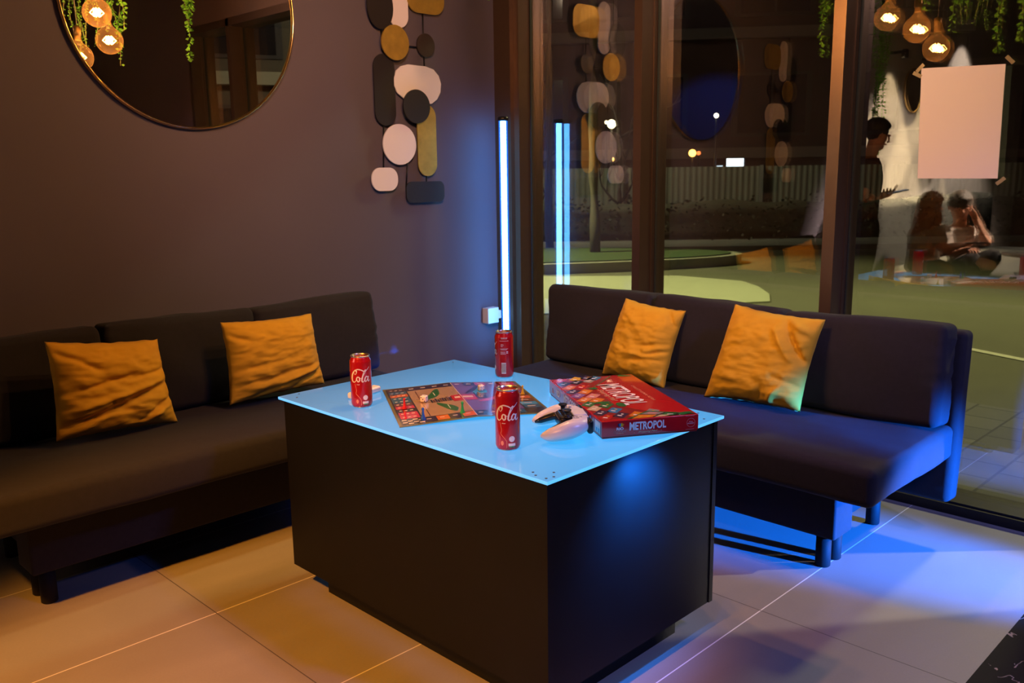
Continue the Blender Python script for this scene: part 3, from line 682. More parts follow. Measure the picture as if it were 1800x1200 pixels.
# ================================================================== GAME BOX
def make_box():
    Bc = Vector((1.518, 1.230, ZT+.0004)); ux = Vector((1.746-1.518, 1.600-1.230, 0)).normalized(); uy = Vector((1.718-1.518, 1.101-1.230, 0)); uy = (uy-ux*uy.dot(ux)).normalized()
    LX, LY, HZ = .434, .238, .041; Z = Vector((0, 0, 1))
    rz = math.atan2(uy.y, uy.x)     # local x = along uy (width), local y = along ux (length)
    t = thing('game_box', 'red METROPOL board game box lying askew on the right of the table', 'board game box', Bc, rz)
    # local frame: X width LY, Y length LX
    mats = [M('box_red', (.52, .010, .016), .24, coat=.6, var=.06, vscale=12), INKW, M('box_dark_green', (.02, .17, .04), .3, coat=.5), M('box_orange', (.75, .22, .02), .3, coat=.5),
            M('box_blue', (.03, .22, .45), .3, coat=.5), M('box_navy', (.035, .02, .07), .3, coat=.5), M('box_black', (.015, .015, .015), .3, coat=.5), M('box_cream', (.65, .50, .30), .3, coat=.5),
            M('box_deep_red', (.28, .01, .014), .3, coat=.5), M('box_violet', (.25, .12, .4), .3, coat=.5), M('box_grey', (.3, .28, .27), .3, coat=.5), M('box_yellow', (.75, .5, .02), .3, coat=.5), M('box_pink', (.6, .22, .2), .4)]
    R, W_, GR, OR, BL, NV, BK, CR, DR, VI, GY, YE, PK = range(13)
    lid = MB(); lid.rbox((0, 0, .004), (LY, LX, HZ), .0012, 2, mi=R)
    tray = MB(); tray.box((.0025, .0025, 0), (LY-.0025, LX-.0025, .01))
    link('tray', tray, M('box_tray', (.30, .02, .02), .6), t)
    # ---- top print
    def q(pts, c, lv=1): lid.quad([(x*LY, y*LX, HZ+.00012*lv) for x, y in pts], c)
    def dia(cx, cy, c, s=.062, lv=2, frame=None):
        """diamond tile seen on the cover"""
        sy = s*LY/LX*1.0
        if frame is not None: q([(cx-s*1.12, cy), (cx, cy-sy*1.12), (cx+s*1.12, cy), (cx, cy+sy*1.12)], frame, lv-1)
        q([(cx-s, cy), (cx, cy-sy), (cx+s, cy), (cx, cy+sy)], c, lv)
    # two board corners printed as picture bands: near-left half (x<.45) busy, near end (y<.12) busy
    q([(.02, .03), (.50, .03), (.62, .10), (.34, .30), (.36, .74), (.72, .97), (.70, .985), (.02, .985)], DR, 1)
    tiles = [(.10, .08, R), (.26, .10, NV), (.42, .09, OR), (.56, .055, CR), (.72, .05, GR), (.88, .035, BK), (.60, .12, GY), (.10, .17, NV), (.26, .20, BL), (.10, .27, CR), (.24, .31, GR), (.09, .36, GR), (.22, .43, OR), (.10, .46, OR),
             (.24, .53, PK), (.09, .56, VI), (.22, .64, OR), (.09, .66, NV), (.25, .76, R), (.11, .76, OR), (.10, .86, BK), (.26, .88, BK), (.10, .95, R), (.42, .90, GY), (.30, .965, YE), (.52, .955, BL), (.44, .98, NV)]
    for i, (x, y, c) in enumerate(tiles):
        if y < .07: continue
        s = .098; sy = s*.62
        q([(x-s, y-sy*.25), (x-s*.2, y-sy), (x+s, y+sy*.25), (x+s*.2, y+sy)], c, 3)
        q([(x-s*.45, y-sy*.05), (x-s*.1, y-sy*.35), (x+s*.1, y-sy*.2), (x-s*.25, y+sy*.1)], W_, 4)
        q([(x+s*.1, y+sy*.2), (x+s*.3, y+sy*.1), (x+s*.45, y+sy*.25), (x+s*.2, y+sy*.4)], W_ if i % 2 else YE, 4)
    q([(.27, .012), (.56, .135), (.97, .022), (.97, .012)], BK, 5)
    q([(.26, .012), (.285, .012), (.565, .128), (.56, .138)], GR, 7); q([(.56, .138), (.565, .128), (.97, .018), (.97, .028)], GR, 7)
    q([(.31, .012), (.52, .012), (.60, .052), (.43, .075)], OR, 6); q([(.455, .085), (.62, .055), (.70, .082), (.57, .122)], GY, 6); q([(.55, .012), (.66, .012), (.72, .03), (.63, .045)], CR, 6)
    q([(.645, .048), (.75, .022), (.82, .052), (.72, .078)], GR, 6); q([(.80, .014), (.87, .014), (.89, .032), (.84, .034)], W_, 6)
    q([(.38, .03), (.41, .026), (.46, .045), (.43, .049)], YE, 7); q([(.47, .024), (.50, .022), (.54, .042), (.51, .046)], YE, 7); q([(.70, .042), (.76, .034), (.765, .042), (.71, .052)], W_, 7); q([(.52, .085), (.60, .070), (.64, .085), (.56, .102)], PK, 7)
    q([(.350, .72), (.362, .72), (.735, .975), (.72, .98)], GR, 5)
    for (cx, cy, a, b) in ((.93, .975, .12, .03), (.93, .03, .12, .035), (.40, .30, .05, .045), (.345, .70, .05, .025), (.24, .37, .09, .022)):
        lid.add([(( cx+a*cos(k/24*2*pi))*LY, (cy+b*sin(k/24*2*pi))*LX, HZ+.0008) for k in range(24) if 0 < cx+a*cos(k/24*2*pi) < 1 and 0 < cy+b*sin(k/24*2*pi) < 1],
                [tuple(range(len([1 for k in range(24) if 0 < cx+a*cos(k/24*2*pi) < 1 and 0 < cy+b*sin(k/24*2*pi) < 1])))], GR, False)
    # title: reads along -Y (from far end to near end), letter tops towards +X
    U = (0, -1, 0); V = (1, 0, 0)
    put_text(lid, 'METROPOL', (.565*LY, .525*LX, HZ), U, V, Z, .0012, W_, w=.215, h=.062, offset=.012)
    put_text(lid, 'DRUŠTVENA IGRA', (.80*LY, .52*LX, HZ), U, V, Z, .0012, CR, w=.155, h=.0105, shear=.3, space=1.3)
    put_text(lid, 'Shopping Mall', (.385*LY, .52*LX, HZ), U, V, Z, .0014, CR, w=.120, h=.018, shear=.5)
    # ---- front end (y = 0 side, local normal -Y)
    F = lambda x, z: (x*LY, -.0001, .004+z*(HZ-.004)); NF = (0, -1, 0)
    put_text(lid, 'METROPOL', F(.47, .58), (1, 0, 0), (0, 0, 1), NF, .0004, W_, w=.090, h=.0195, offset=.035, sx=.8)
    put_text(lid, 'Shopping Mall', F(.47, .17), (1, 0, 0), (0, 0, 1), NF, .0004, CR, w=.048, h=.0052, shear=.5)
    put_text(lid, '-', F(.33, .15), (1, 0, 0), (0, 0, 1), NF, .0004, CR, w=.003, h=.0006); put_text(lid, '-', F(.61, .18), (1, 0, 0), (0, 0, 1), NF, .0004, CR, w=.003, h=.0006)
    put_text(lid, 'RIO', F(.185, .48), (1, 0, 0), (0, 0, 1), NF, .0004, W_, w=.017, h=.0065, offset=.03)
    put_text(lid, 'COMPANY', F(.185, .30), (1, 0, 0), (0, 0, 1), NF, .0004, PK, w=.030, h=.0055)
    put_text(lid, 'COMPANY', F(.185, .18), (1, 0, 0), (0, 0, 1), NF, .0004, CR, w=.018, h=.0016)
    for (x, z, c, r) in ((.170, .70, NV, -.3), (.185, .72, BL, -.1), (.200, .72, YE, .2), (.212, .68, OR, .5)):
        p = Vector(F(x, z)); d = Vector((sin(r), 0, cos(r))); e = Vector((cos(r), 0, -sin(r)))
        lid.quad([p-d*.004-e*.0012+Vector((0, -.0004, 0)), p-d*.004+e*.0012+Vector((0, -.0004, 0)), p+d*.004+e*.0018+Vector((0, -.0004, 0)), p+d*.004-e*.0018+Vector((0, -.0004, 0))], c)
    ring = []; cx, cz = .92*LY, .004+.50*(HZ-.004)
    for k in range(32): a = 2*pi*k/32; ring += [(cx+.0108*cos(a), -.0004, cz+.0108*sin(a)), (cx+.0098*cos(a), -.0004, cz+.0098*sin(a))]
    lid.add(ring, [(2*k, 2*k+1, (2*k+3) % 64, (2*k+2) % 64) for k in range(32)], PK, False)
    put_text(lid, 'Play', (cx, 0, cz+.0022), (1, 0, 0), (0, 0, 1), NF, .0005, W_, w=.009, h=.003); put_text(lid, 'MARKET', (cx, 0, cz-.0016), (1, 0, 0), (0, 0, 1), NF, .0005, W_, w=.017, h=.0028)
    for z in (.93, .06): lid.quad([F(.865, z), F(.955, z), F(.955, z+.03), F(.865, z+.03)], PK); 
    lid.v[-4:] = [v+Vector((0, -.0003, 0)) for v in lid.v[-4:]]
    # ---- long side (x = 0, normal -X): reads along -Y
    S = lambda y, z: (-.0001, y*LX, .004+z*(HZ-.004)); NS = (-1, 0, 0)
    put_text(lid, 'METROPOL', S(.56, .52), (0, -1, 0), (0, 0, 1), NS, .0004, W_, w=.110, h=.0235, offset=.02)
    put_text(lid, 'ID', S(.80, .50), (0, -1, 0), (0, 0, 1), NS, .0004, W_, w=.028, h=.017, offset=.05)
    lid.quad([(-.0004, .90*LX, .012), (-.0004, .94*LX, .012), (-.0004, .925*LX, .028)], PK)
    def sq(y0, y1, z0, z1, c, l=.0004): lid.quad([(-l, y0*LX, .004+z0*.037), (-l, y1*LX, .004+z0*.037), (-l, y1*LX, .004+z1*.037), (-l, y0*LX, .004+z1*.037)], c)
    sq(.02, .11, .12, .88, GY); sq(.025, .105, .15, .85, W_, .0005); sq(.035, .06, .18, .45, BL, .0006); sq(.07, .095, .18, .42, BL, .0006)
    sq(.13, .15, .12, .85, GY); sq(.17, .20, .40, .85, BL); sq(.17, .20, .15, .35, GY)
    link('lid', lid, mats, t)
make_box()

# ================================================================== CONTROLLER
def make_controller():
    a = math.atan2(.787, .617)   # local +X = width axis (towards the far grip)
    cx, cy_ = 1.509, 1.305
    t = thing('game_controller', 'white game controller with a black centre lying against the game box', 'game controller', (cx, cy_, ZT), a)
    # local: x width (-.08..+.08), y: -> grips point to +y (away from forward). forward = -y
    # local +y after rotation a: (-.787,.617) = backwards (towards the grips)
    path = [(-.064, .083, .019), (-.068, .070, .021), (-.0725, .050, .026), (-.072, .026, .032), (-.062, .006, .036), (-.045, -.006, .038), (-.022, -.010, .038), (0, -.011, .038)]
    rad = [(.008, .008), (.0145, .0145), (.0185, .018), (.0215, .021), (.0235, .0195), (.024, .0175), (.023, .0155), (.0225, .015)]
    P = []; Rr = []
    def cr(p, i, t_):
        g = lambda k: p[max(0, min(len(p)-1, k))]
        return tuple(.5*((2*g(i)[c])+(-g(i-1)[c]+g(i+1)[c])*t_+(2*g(i-1)[c]-5*g(i)[c]+4*g(i+1)[c]-g(i+2)[c])*t_*t_+(-g(i-1)[c]+3*g(i)[c]-3*g(i+1)[c]+g(i+2)[c])*t_**3) for c in range(len(g(i))))
    full = path+[(-x, y, z) for x, y, z in path[-2::-1]]; fr = rad+rad[-2::-1]
    for i in range(len(full)-1):
        for s in range(5): P.append(cr(full, i, s/5)); Rr.append(tuple(cr(fr, i, s/5)))
    P.append(full[-1]); Rr.append(fr[-1])
    mb = MB(); mb.tube([(P[0][0]+.002, P[0][1]+.006, P[0][2]-.001)]+P+[(P[-1][0]-.002, P[-1][1]+.006, P[-1][2]-.001)], [(.003, .003)]+Rr+[(.003, .003)], 28); link('shell', mb, WHITEP, t)
    # black inner yoke: centre plate and inner edges of the grips
    mb = MB(); mb.soft((0, .020, .036), (.037, .021, .0155), .010, 4, 4)
    for sx in (-1, 1):
        mb.tube([(sx*.034, .022, .038), (sx*.046, .040, .033), (sx*.0505, .058, .027), (sx*.052, .072, .022), (sx*.055, .084, .018)], [(.011, .009), (.011, .009), (.009, .008), (.007, .007), (.003, .003)], 16)
    link('centre_plate', mb, BLACKP, t)['label'] = 'glossy black centre plate'
    for sx in (-1, 1):
        mb = MB(); mb.lathe([(.0105, 0), (.0105, .004), (.0055, .005), (.0055, .013), (.0095, .0155), (.0105, .0175), (.0100, .0195), (.0060, .0188), (.0001, .0184)], (sx*.026, .022, .048), 24); link('thumbstick', mb, BLACKP, t)
    mb = MB(); mb.soft((0, -.009, .0525), (.026, .016, .0022), .002, 2, 2); link('touchpad', mb, WHITEP, t)
    for sx in (-1, 1):
        mb = MB()
        if sx > 0:
            for dx, dy in ((0, .009), (0, -.009), (.009, 0), (-.009, 0)): mb.lathe([(.004, 0), (.004, .0015), (.0001, .002)], (sx*.050+dx, .003+dy, .0545), 16)
            link('face_buttons', mb, M('clear_button', (.55, .55, .58), .15), t)
        else:
            for dx, dy in ((0, .008), (0, -.008), (.008, 0), (-.008, 0)): mb.rbox((sx*.050+dx-.003, .003+dy-.003, .054), (sx*.050+dx+.003, .003+dy+.003, .0565), .001, 2)
            link('direction_pad', mb, M('grey_plastic', (.5, .5, .52), .35), t)
        mb = MB(); mb.soft((sx*.056, -.024, .036), (.017, .007, .016), .006, 3, 2); link('trigger', mb, BLACKP, t)
make_controller()

# ================================================================== LIGHT TUBE, SOCKET, POSTER
TX, TY = 3.025, 3.058
tu = thing('light_tube', 'tall blue-white glowing light tube standing in the corner by the window', 'floor lamp', (TX, TY, 0))
mb = MB(); mb.lathe([(.0135, .30), (.0135, 1.415)], (TX, TY, 0), 24); link('tube_core', mb, mat_emit('tube_glow', (.10, .44, 1), 20.), tu, tu.location)['label'] = 'glowing blue-white tube'
mb = MB(); mb.lathe([(.0215, .30), (.0215, 1.417)], (TX, TY, 0), 28, cap=False); link('halo_sleeve', mb, mat_sleeve(), tu, tu.location)  # added sleeve standing in for the tube's halo
mb = MB(); mb.lathe([(.026, 1.417), (.026, 1.432), (.018, 1.436)], (TX, TY, 0), 24); link('end_cap', mb, BLACKP, tu, tu.location)
mb = MB(); mb.lathe([(.09, 0), (.09, .012), (.026, .02), (.026, .30)], (TX, TY, 0), 32); link('base', mb, BLACKP, tu, tu.location)
so = thing('wall_socket', 'white surface-mounted socket with a plug on the mauve wall in the corner', 'socket', (3.035, 3.2, .475))
mb = MB(); mb.rbox((2.998, 3.155, .437), (3.072, 3.199, .515), .004, 3); link('box', mb, WHITEP, so, so.location)
mb = MB(); mb.rbox((3.072, 3.160, .455), (3.095, 3.195, .497), .004, 3); mb.cyl((3.095, 3.178, .476), (3.105, 3.178, .476), .006); link('plug', mb, WHITEP, so, so.location)

po = thing('paper_sheet', 'blank white paper sheet taped to the inside of the right window pane', 'paper', (G0-.002, 1.083, 1.14))
c = [(1.218, 1.508), (.956, 1.499), (.950, 1.139), (1.205, 1.140)]
k = (G0-.002)/3.21; c = [(y*k, CH+(z-CH)*k) for y, z in c]
n = 14; vs = []
for i in range(n+1):
    for j in range(n+1):
        u, v = i/n, j/n
        y = (c[0][0]*(1-u)+c[1][0]*u)*(1-v)+(c[3][0]*(1-u)+c[2][0]*u)*v; z = (c[0][1]*(1-u)+c[1][1]*u)*(1-v)+(c[3][1]*(1-u)+c[2][1]*u)*v
        vs.append(Vector((G0-.003-.0025*sin(pi*u)*sin(pi*v), y, z)))
m_ = len(vs); vs2 = vs+[v+Vector((-.0004, 0, 0)) for v in vs]; fs = []
for i in range(n):
    for j in range(n):
        a = i*(n+1)+j; f = (a, a+1, a+n+2, a+n+1); fs += [f, tuple(x+m_ for x in f[::-1])]
mb = MB(); mb.add(vs2, fs, 0, True); link('sheet', mb, M('white_paper', (.92, .86, .86), .8), po, po.location)
TAPE = M('clear_tape', (.5, .42, .25), .12, alpha=.55)
for (y, z, r) in ((c[0][0]+.004, c[0][1]+.001, -.8), (c[0][0]+.012, c[0][1]-.02, .5), (c[1][0]-.012, c[1][1]+.012, .8), (c[2][0]-.010, c[2][1]-.008, -.7)):
    d = Vector((0, cos(r), sin(r)))*.016; e = Vector((0, -sin(r), cos(r)))*.006; o = Vector((G0-.0045, y, z))
    mb = MB(); mb.prism([(-1, -1), (1, -1), (1, 1), (-1, 1)], o, d, e, (1, 0, 0), .0006); link('tape', mb, TAPE, po, po.location)['label'] = 'strip of clear tape'

# ================================================================== ROUND MIRROR AND WALL ART
def make_mirror(loc, r, label, rf=.009):
    t = thing('round_mirror', label, 'mirror', loc)
    mb = MB(); mb.lathe([(r, 0), (r, .018)], (0, 0, 0), 96, axis=(0, -1, 0), smooth=False); link('mirror_glass', mb, MIRROR, t)
    mb = MB(); N = 120; m = 10
    vs = []; fs = []
    for i in range(N):
        a = 2*pi*i/N
        for k in range(m): b = 2*pi*k/m; rr = r+.001+rf*.6*cos(b); vs.append((rr*cos(a), -.0135-.0135*sin(b), rr*sin(a)))
    for i in range(N):
        for k in range(m): fs.append((i*m+k, i*m+(k+1) % m, ((i+1) % N)*m+(k+1) % m, ((i+1) % N)*m+k))
    mb.add(vs, fs, 0, True); link('frame', mb, M('polished_brass', (.85, .56, .22), .16, metal=1.), t)['label'] = 'thin brass frame'
    return t
make_mirror((1.5576, 3.1995, 1.790), .4345, 'large round mirror with a thin brass rim on the mauve wall above the sofa')

def make_art(ox, oz, label):
    t = thing('wall_art', label, 'wall art', (ox+2.55, 3.1995, oz+1.5))
    LX, LZ = 2.55, 1.5
    def disc(poly, mat, name, y, col=None, th=.006):
        mb = MB(); mb.prism([(x-LX, z-LZ) for x, z in poly], (0, -y, 0), (1, 0, 0), (0, 0, 1), (0, -1, 0), th)
        o = link(name, mb, mat, t)
        if col: o['label'] = col
    def rod(a, b, y=.012):
        mb = MB(); mb.cyl((a[0]-LX, -y, a[1]-LZ), (b[0]-LX, -y, b[1]-LZ), .0035, 8); link('rod', mb, METALB, t)
    rod((2.662, 1.96), (2.662, 1.62)); rod((2.53, 1.728), (2.63, 1.728)); rod((2.425, 1.42), (2.412, 1.18)); rod((2.55, 1.25), (2.535, 1.12)); rod((2.655, 1.2), (2.654, 1.12)); rod((2.43, 2.1), (2.43, 1.7))
    for x, z in ((2.415, 1.157), (2.50, 1.305), (2.64, 1.097), (2.655, 1.35), (2.61, 1.6), (2.43, 1.55), (2.67, 1.93), (2.44, 1.86)):
        mb = MB(); mb.cyl((x-LX, 0, z-LZ), (x-LX, -.02, z-LZ), .006, 8); link('standoff', mb, METALB, t)
    disc(rrect(2.430, 1.535, .056, .150, .055), PLATEB, 'plate', .016, 'long black plate')
    disc(rrect(2.520, 1.935, .052, .135, .050), PLATEW, 'plate', .016, 'long white plate at the top')
    disc(ell(2.415, 1.875, .068, .092), PLATEB, 'plate', .026, 'black oval plate')
    disc(rrect(2.673, 1.955, .107, .082, .06), BRASS, 'plate', .018, 'brass plate at the top')
    disc(ell(2.481, 1.733, .074, .073), BRASS, 'plate', .036, 'round brass plate')
    disc(ell(2.666, 1.739, .051, .050), M('brown_plate', (.035, .022, .018), .45), 'plate', .018, 'small dark round plate')
    blob = [(2.520, 1.640), (2.560, 1.650), (2.66, 1.648), (2.705, 1.638), (2.735, 1.612), (2.748, 1.578), (2.743, 1.54), (2.722, 1.508), (2.69, 1.488), (2.65, 1.485), (2.58, 1.497), (2.53, 1.505), (2.497, 1.525), (2.480, 1.555), (2.480, 1.588), (2.494, 1.620)]
    disc(blob, PLATEW, 'plate', .018, 'large white plate')
    disc(rrect(2.656, 1.325, .055, .158, .054), BRASS, 'plate', .018, 'long brass plate')
    disc(ell(2.588, 1.471, .076, .073), PLATEB, 'plate', .036, 'black round plate over the white one')
    disc(ell(2.499, 1.306, .092, .088), PLATEW, 'plate', .018, 'white round plate')
    disc(rrect(2.410, 1.156, .071, .050, .045), PLATEW, 'plate', .018, 'small white plate at the bottom')
    disc(rrect(2.639, 1.096, .112, .047, .03), PLATEB, 'plate', .018, 'black plate at the bottom')
    return t
make_art(0, 0, 'wall art of overlapping black, white and brass plates, between mirror and window corner')
make_art(-1.975, -.03, 'wall art of plates left of the round mirror, seen only reflected in the glass')

# ================================================================== BULBS AND VINES OVER THE TABLE
GLOBE = mat_clear('amber_bulb_glass', (1, .88, .66), .05, .03)
FIL = mat_emit('filament', (1, .55, .16), 60)
def bulb(x, y, z, label, e=23):
    t = thing('pendant_bulb', label, 'light bulb', (x, y, z), 0, 'filament bulbs over the table')
    mb = MB(); prof = [(.0001, -.064)]+[(.064*cos(a), .064*sin(a)) for a in [(-80+12*i)*pi/180 for i in range(12)]]+[(.022, .066), (.015, .082)]
    mb.lathe(prof, (0, 0, 0), 28, cap=False); link('glass_globe', mb, GLOBE, t)
    mb = MB()
    for k in range(6):
        a = 2*pi*k/6; mb.tube([(.012*cos(a), .012*sin(a), .020), (.030*cos(a+.3), .030*sin(a+.3), 0), (.012*cos(a+.6), .012*sin(a+.6), -.016)], .0022, 6)
    link('filament', mb, FIL, t)
    mb = MB(); mb.lathe([(.0150, .078), (.0150, .100), (.018, .103), (.018, .14), (.005, .148)], (0, 0, 0), 20); link('lamp_holder', mb, M('aged_brass', (.45, .28, .10), .3, metal=1.), t)
    mb = MB(); mb.cyl((0, 0, .146), (0, 0, 3.0-z), .0028, 8); link('cord', mb, METALB, t)
    l = lamp('POINT', 'bulb_light', (0, 0, 0), e, WARM, .014); l.parent = t
    return t
bulb(1.71, 1.985, 1.925, 'round filament bulb over the table, leftmost of the three reflected in the window')
bulb(1.835, 1.785, 1.835, 'round filament bulb over the table, middle one of the three reflected in the window')
bulb(1.705, 1.735, 1.752, 'round filament bulb over the table, lowest of the three reflected in the window')

def vine(x, y, ztip, n, spread, label, name='hanging_vine', ztop=2.6, dens=1.0, size=.022, group=None):
    rnd = random.Random(int(x*1000+y*77))
    root = thing(name, label, 'hanging plant', (x, y, ztop), 0, group)
    lv = MB(); st = MB()
    for s in range(n):
        dx, dy = rnd.uniform(-spread, spread), rnd.uniform(-spread, spread); zt = ztip+rnd.random()**.7*.22*(s > 0)
        pts = []; L = ztop-zt; m = 12
        for i in range(m+1):
            f = i/m; pts.append(Vector((dx*min(1, f*2)+.012*sin(f*9+s), dy*min(1, f*2)+.012*cos(f*7+s), -L*f)))
        st.tube(pts, .0013, 5)
        for i in range(int(L*210*dens)):
            f = rnd.random(); k = min(m-1, int(f*m)); p = pts[k].lerp(pts[k+1], f*m-k)
            a = rnd.uniform(0, 2*pi); sz = size*rnd.uniform(.6, 1.2); d = Vector((cos(a), sin(a), rnd.uniform(-1.1, .1))).normalized(); e = d.cross(Vector((rnd.uniform(-1, 1), rnd.uniform(-1, 1), 1))).normalized()
            q = p+d*.004; nn = d.cross(e)*sz*.18
            lv.add([q, q+d*sz*.5+e*sz*.38+nn, q+d*sz, q+d*sz*.5-e*sz*.38+nn], [(0, 1, 2, 3)], 0, True)
    link('leaves', lv, LEAF, root); link('stems', st, STEM, root); return root
vine(1.965, 1.555, 1.745, 3, .035, 'leafy green vine hanging beside the filament bulbs over the table')
vine(2.085, 2.165, 1.735, 4, .035, 'leafy green vine hanging above the far half of the table')
vine(1.915, 1.70, 1.90, 4, .03, 'short leafy vine hanging close behind the middle bulb')
vine(1.80, 1.50, 1.80, 9, .09, 'wide curtain of fine green fern hanging right of the bulbs', size=.009, dens=2)
vine(1.40, 1.50, 1.74, 4, .06, 'leafy vine hanging at the near corner of the table')

# ================================================================== OUTSIDE
ASPH = M('asphalt', (.10, .10, .055), .8, var=.15, vscale=2.5, bump=.2, bscale=80)
mb = MB(); mb.box((3.3, -30, -.3), (60, 60, -.02)); struct('floor', mb, ASPH)
mb = MB(); mb.box((3.3, -6, -.02), (4.75, 9, -.008)); o = link('pavement', mb, mat_pavers()); o['kind'] = 'structure'
def uv(u, v, z=0): return Vector(((u-v)/math.sqrt(2), (u+v)/math.sqrt(2), z))
def slab(name, poly, z0, z1, mat, lab=None):
    mb = MB(); a = [uv(u, v, z0) for u, v in poly]; n = len(a)
    mb.add(a+[p+Vector((0, 0, z1-z0)) for p in a], [tuple(range(n))[::-1], tuple(range(n, 2*n))]+[(i, (i+1) % n, n+(i+1) % n, n+i) for i in range(n)])
    o = link(name, mb, mat); o['kind'] = 'structure'; return o
lit_road_mat = M('lit_road', (.34, .36, .22), .8, var=.12, vscale=5)  # lit stretch of road, its curved light edge drawn as a pale slab
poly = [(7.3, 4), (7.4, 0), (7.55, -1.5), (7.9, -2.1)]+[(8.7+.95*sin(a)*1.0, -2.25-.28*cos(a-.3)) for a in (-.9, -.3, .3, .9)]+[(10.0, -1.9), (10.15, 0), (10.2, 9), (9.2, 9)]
slab('lit_road_patch', poly, -.018, -.006, lit_road_mat)
slab('kerb', [(11.5+1.36*sin(a), 3+6.0*cos(a)) for a in [2*pi*k/72 for k in range(72)]], -.018, .10, M('kerb_stone', (.26, .26, .19), .8, var=.2, vscale=6))
grass = M('night_grass', (.035, .065, .015), .95, var=.4, vscale=30, bump=.6, bscale=60)
slab('lawn', [(11.5+1.22*sin(a), 3+5.86*cos(a)) for a in [2*pi*k/72 for k in range(72)]], .09, .115, grass)
slab('far_path', [(13.1, -12), (14.4, -12), (14.4, 16), (13.1, 16)], -.018, .05, M('kerb_path', (.2, .2, .15), .8, var=.2, vscale=3))
mb = MB(); a = Vector((6.30, 2.13, -.019)); b = Vector((5.6, .3, -.019)); d = (b-a).normalized(); e = Vector((-d.y, d.x, 0))*.035
a = a-d*2; mb.quad([a-e+Vector((0, 0, .004)), b-e+Vector((0, 0, .004)), b+e+Vector((0, 0, .004)), a+e+Vector((0, 0, .004))]); o = link('road_line', mb, M('road_paint', (.55, .55, .40), .7)); o['kind'] = 'structure'
# hedge
rnd = random.Random(3)
mb = MB(); hl = M('hedge_leaf', (.050, .055, .026), .8, var=.6, vscale=12)
mb.cur = 0
mb.soft((0, 0, 0), (.38, 13, .30), .15, 3, 60, fn=fabric_noise(.09, 1.6, 4)); mb.v = [uv(14.95+v.x, 2+v.y, .31+v.z) for v in mb.v]
for i in range(9000):
    v = rnd.uniform(-10, 14); u = 14.95+rnd.uniform(-.75, .5); z = rnd.uniform(.02, .62)+.10*noise.noise(Vector((v*1.6, 0, 0)))+rnd.random()**4*.12
    p = uv(u, v, z); d = Vector((rnd.uniform(-1, 1), rnd.uniform(-1, 1), rnd.uniform(-.4, 1))).normalized(); e = d.cross(Vector((rnd.random(), rnd.random(), 1))).normalized(); s = rnd.uniform(.05, .10)
    mb.add([p, p+d*s*.5+e*s*.35, p+d*s, p+d*s*.5-e*s*.35], [(0, 1, 2, 3)], 0, False)
single('hedge', mb, hl, 'low dark hedge running along the street in front of the fence', 'hedge', uv(14.95, 0, 0))
# fence
fe = thing('fence', 'pale corrugated metal fence standing behind the hedge', 'fence', uv(17.5, 0, 0))
mb = MB(); F = []; n = 1200
for i in range(n+1):
    v = -14+34*i/n; F.append(uv(17.5+.007*(1 if i % 4 in (0, 1) else -1), v, 0))
mb.add(F+[p+Vector((0, 0, 1.21)) for p in F]+[p+Vector((.03, .03, 0)) for p in F]+[p+Vector((.03, .03, 1.21)) for p in F], [(i, i+1, n+2+i, n+1+i) for i in range(n)]+[(2*n+2+i, 3*n+3+i, 3*n+4+i, 2*n+3+i) for i in range(n)]+[(n+1+i, n+2+i, 3*n+4+i, 3*n+3+i) for i in range(n)])
link('panel', mb, M('fence_sheet', (.16, .17, .125), .5, var=.1), fe, fe.location)
for i in range(12):
    mb = MB(); p = uv(17.4, -13+i*2.7, 0); mb.box((p.x-.04, p.y-.04, 0), (p.x+.04, p.y+.04, 1.23)); link('post', mb, M('fence_post', (.1, .1, .08), .6), fe, fe.location)
# trees
BARK = M('pale_bark', (.085, .075, .055), .9, var=.4, vscale=8, stretch=(1, 1, .3))
def tree(px, py, h, r, label, name='street_tree', branch=0, seed=1, lean=0):
    rnd = random.Random(seed); t = thing(name, label, 'tree', (px, py, 0))
    mb = MB(); m = 10; pts = [Vector((lean*(i/m)**2+.03*sin(i*1.3+seed), .03*cos(i*.9+seed)-lean*(i/m)**2, h*i/m)) for i in range(m+1)]
    mb.tube(pts, [r*(1.15-.55*i/m) for i in range(m+1)], 14); link('trunk', mb, BARK, t)
    if branch:
        mb = MB()
        def grow(p, d, L, rr, lvl):
            q = [p]; dd = d.copy()
            for i in range(5): dd = (dd+Vector((rnd.uniform(-.25, .25), rnd.uniform(-.25, .25), rnd.uniform(-.02, .22)))).normalized(); q.append(q[-1]+dd*L/5)
            mb.tube(q, [rr*(1-.7*i/5) for i in range(6)], 6)
            if lvl > 0:
                for k in range(3): grow(q[rnd.randint(2, 5)], (dd+Vector((rnd.uniform(-.9, .9), rnd.uniform(-.9, .9), rnd.uniform(0, .6)))).normalized(), L*.65, rr*.5, lvl-1)
        for k in range(branch): grow(pts[rnd.randint(3, 10)], Vector((rnd.uniform(-1, 1), rnd.uniform(-1, 1), rnd.uniform(.3, 1))).normalized(), h*.4, r*.6, 2)
        link('branches', mb, M('dark_bark', (.025, .02, .015), .9), t)
    return t
tree(9.08, 7.52, 5.5, .062, 'pale tree trunk with a white mark on the grass island left of the first mullion', seed=2)
tree(9.55, 8.72, 5.5, .055, 'dim tree trunk on the grass island just beside the reflected light tube', seed=4)
p = uv(15.9, -1.95); tree(p.x, p.y, 1.9, .045, 'small bare forked tree by the fence, seen between the two mullions', 'bare_tree', 7, 11)
p = uv(15.9, .85); tree(p.x, p.y, 2.0, .045, 'small bare forked tree by the fence, behind the left pane', 'bare_tree', 6, 17)
p = uv(15.9, -.5); tree(p.x, p.y, 1.8, .035, 'thin bare tree by the fence, hidden partly by the first mullion', 'bare_tree', 5, 23)
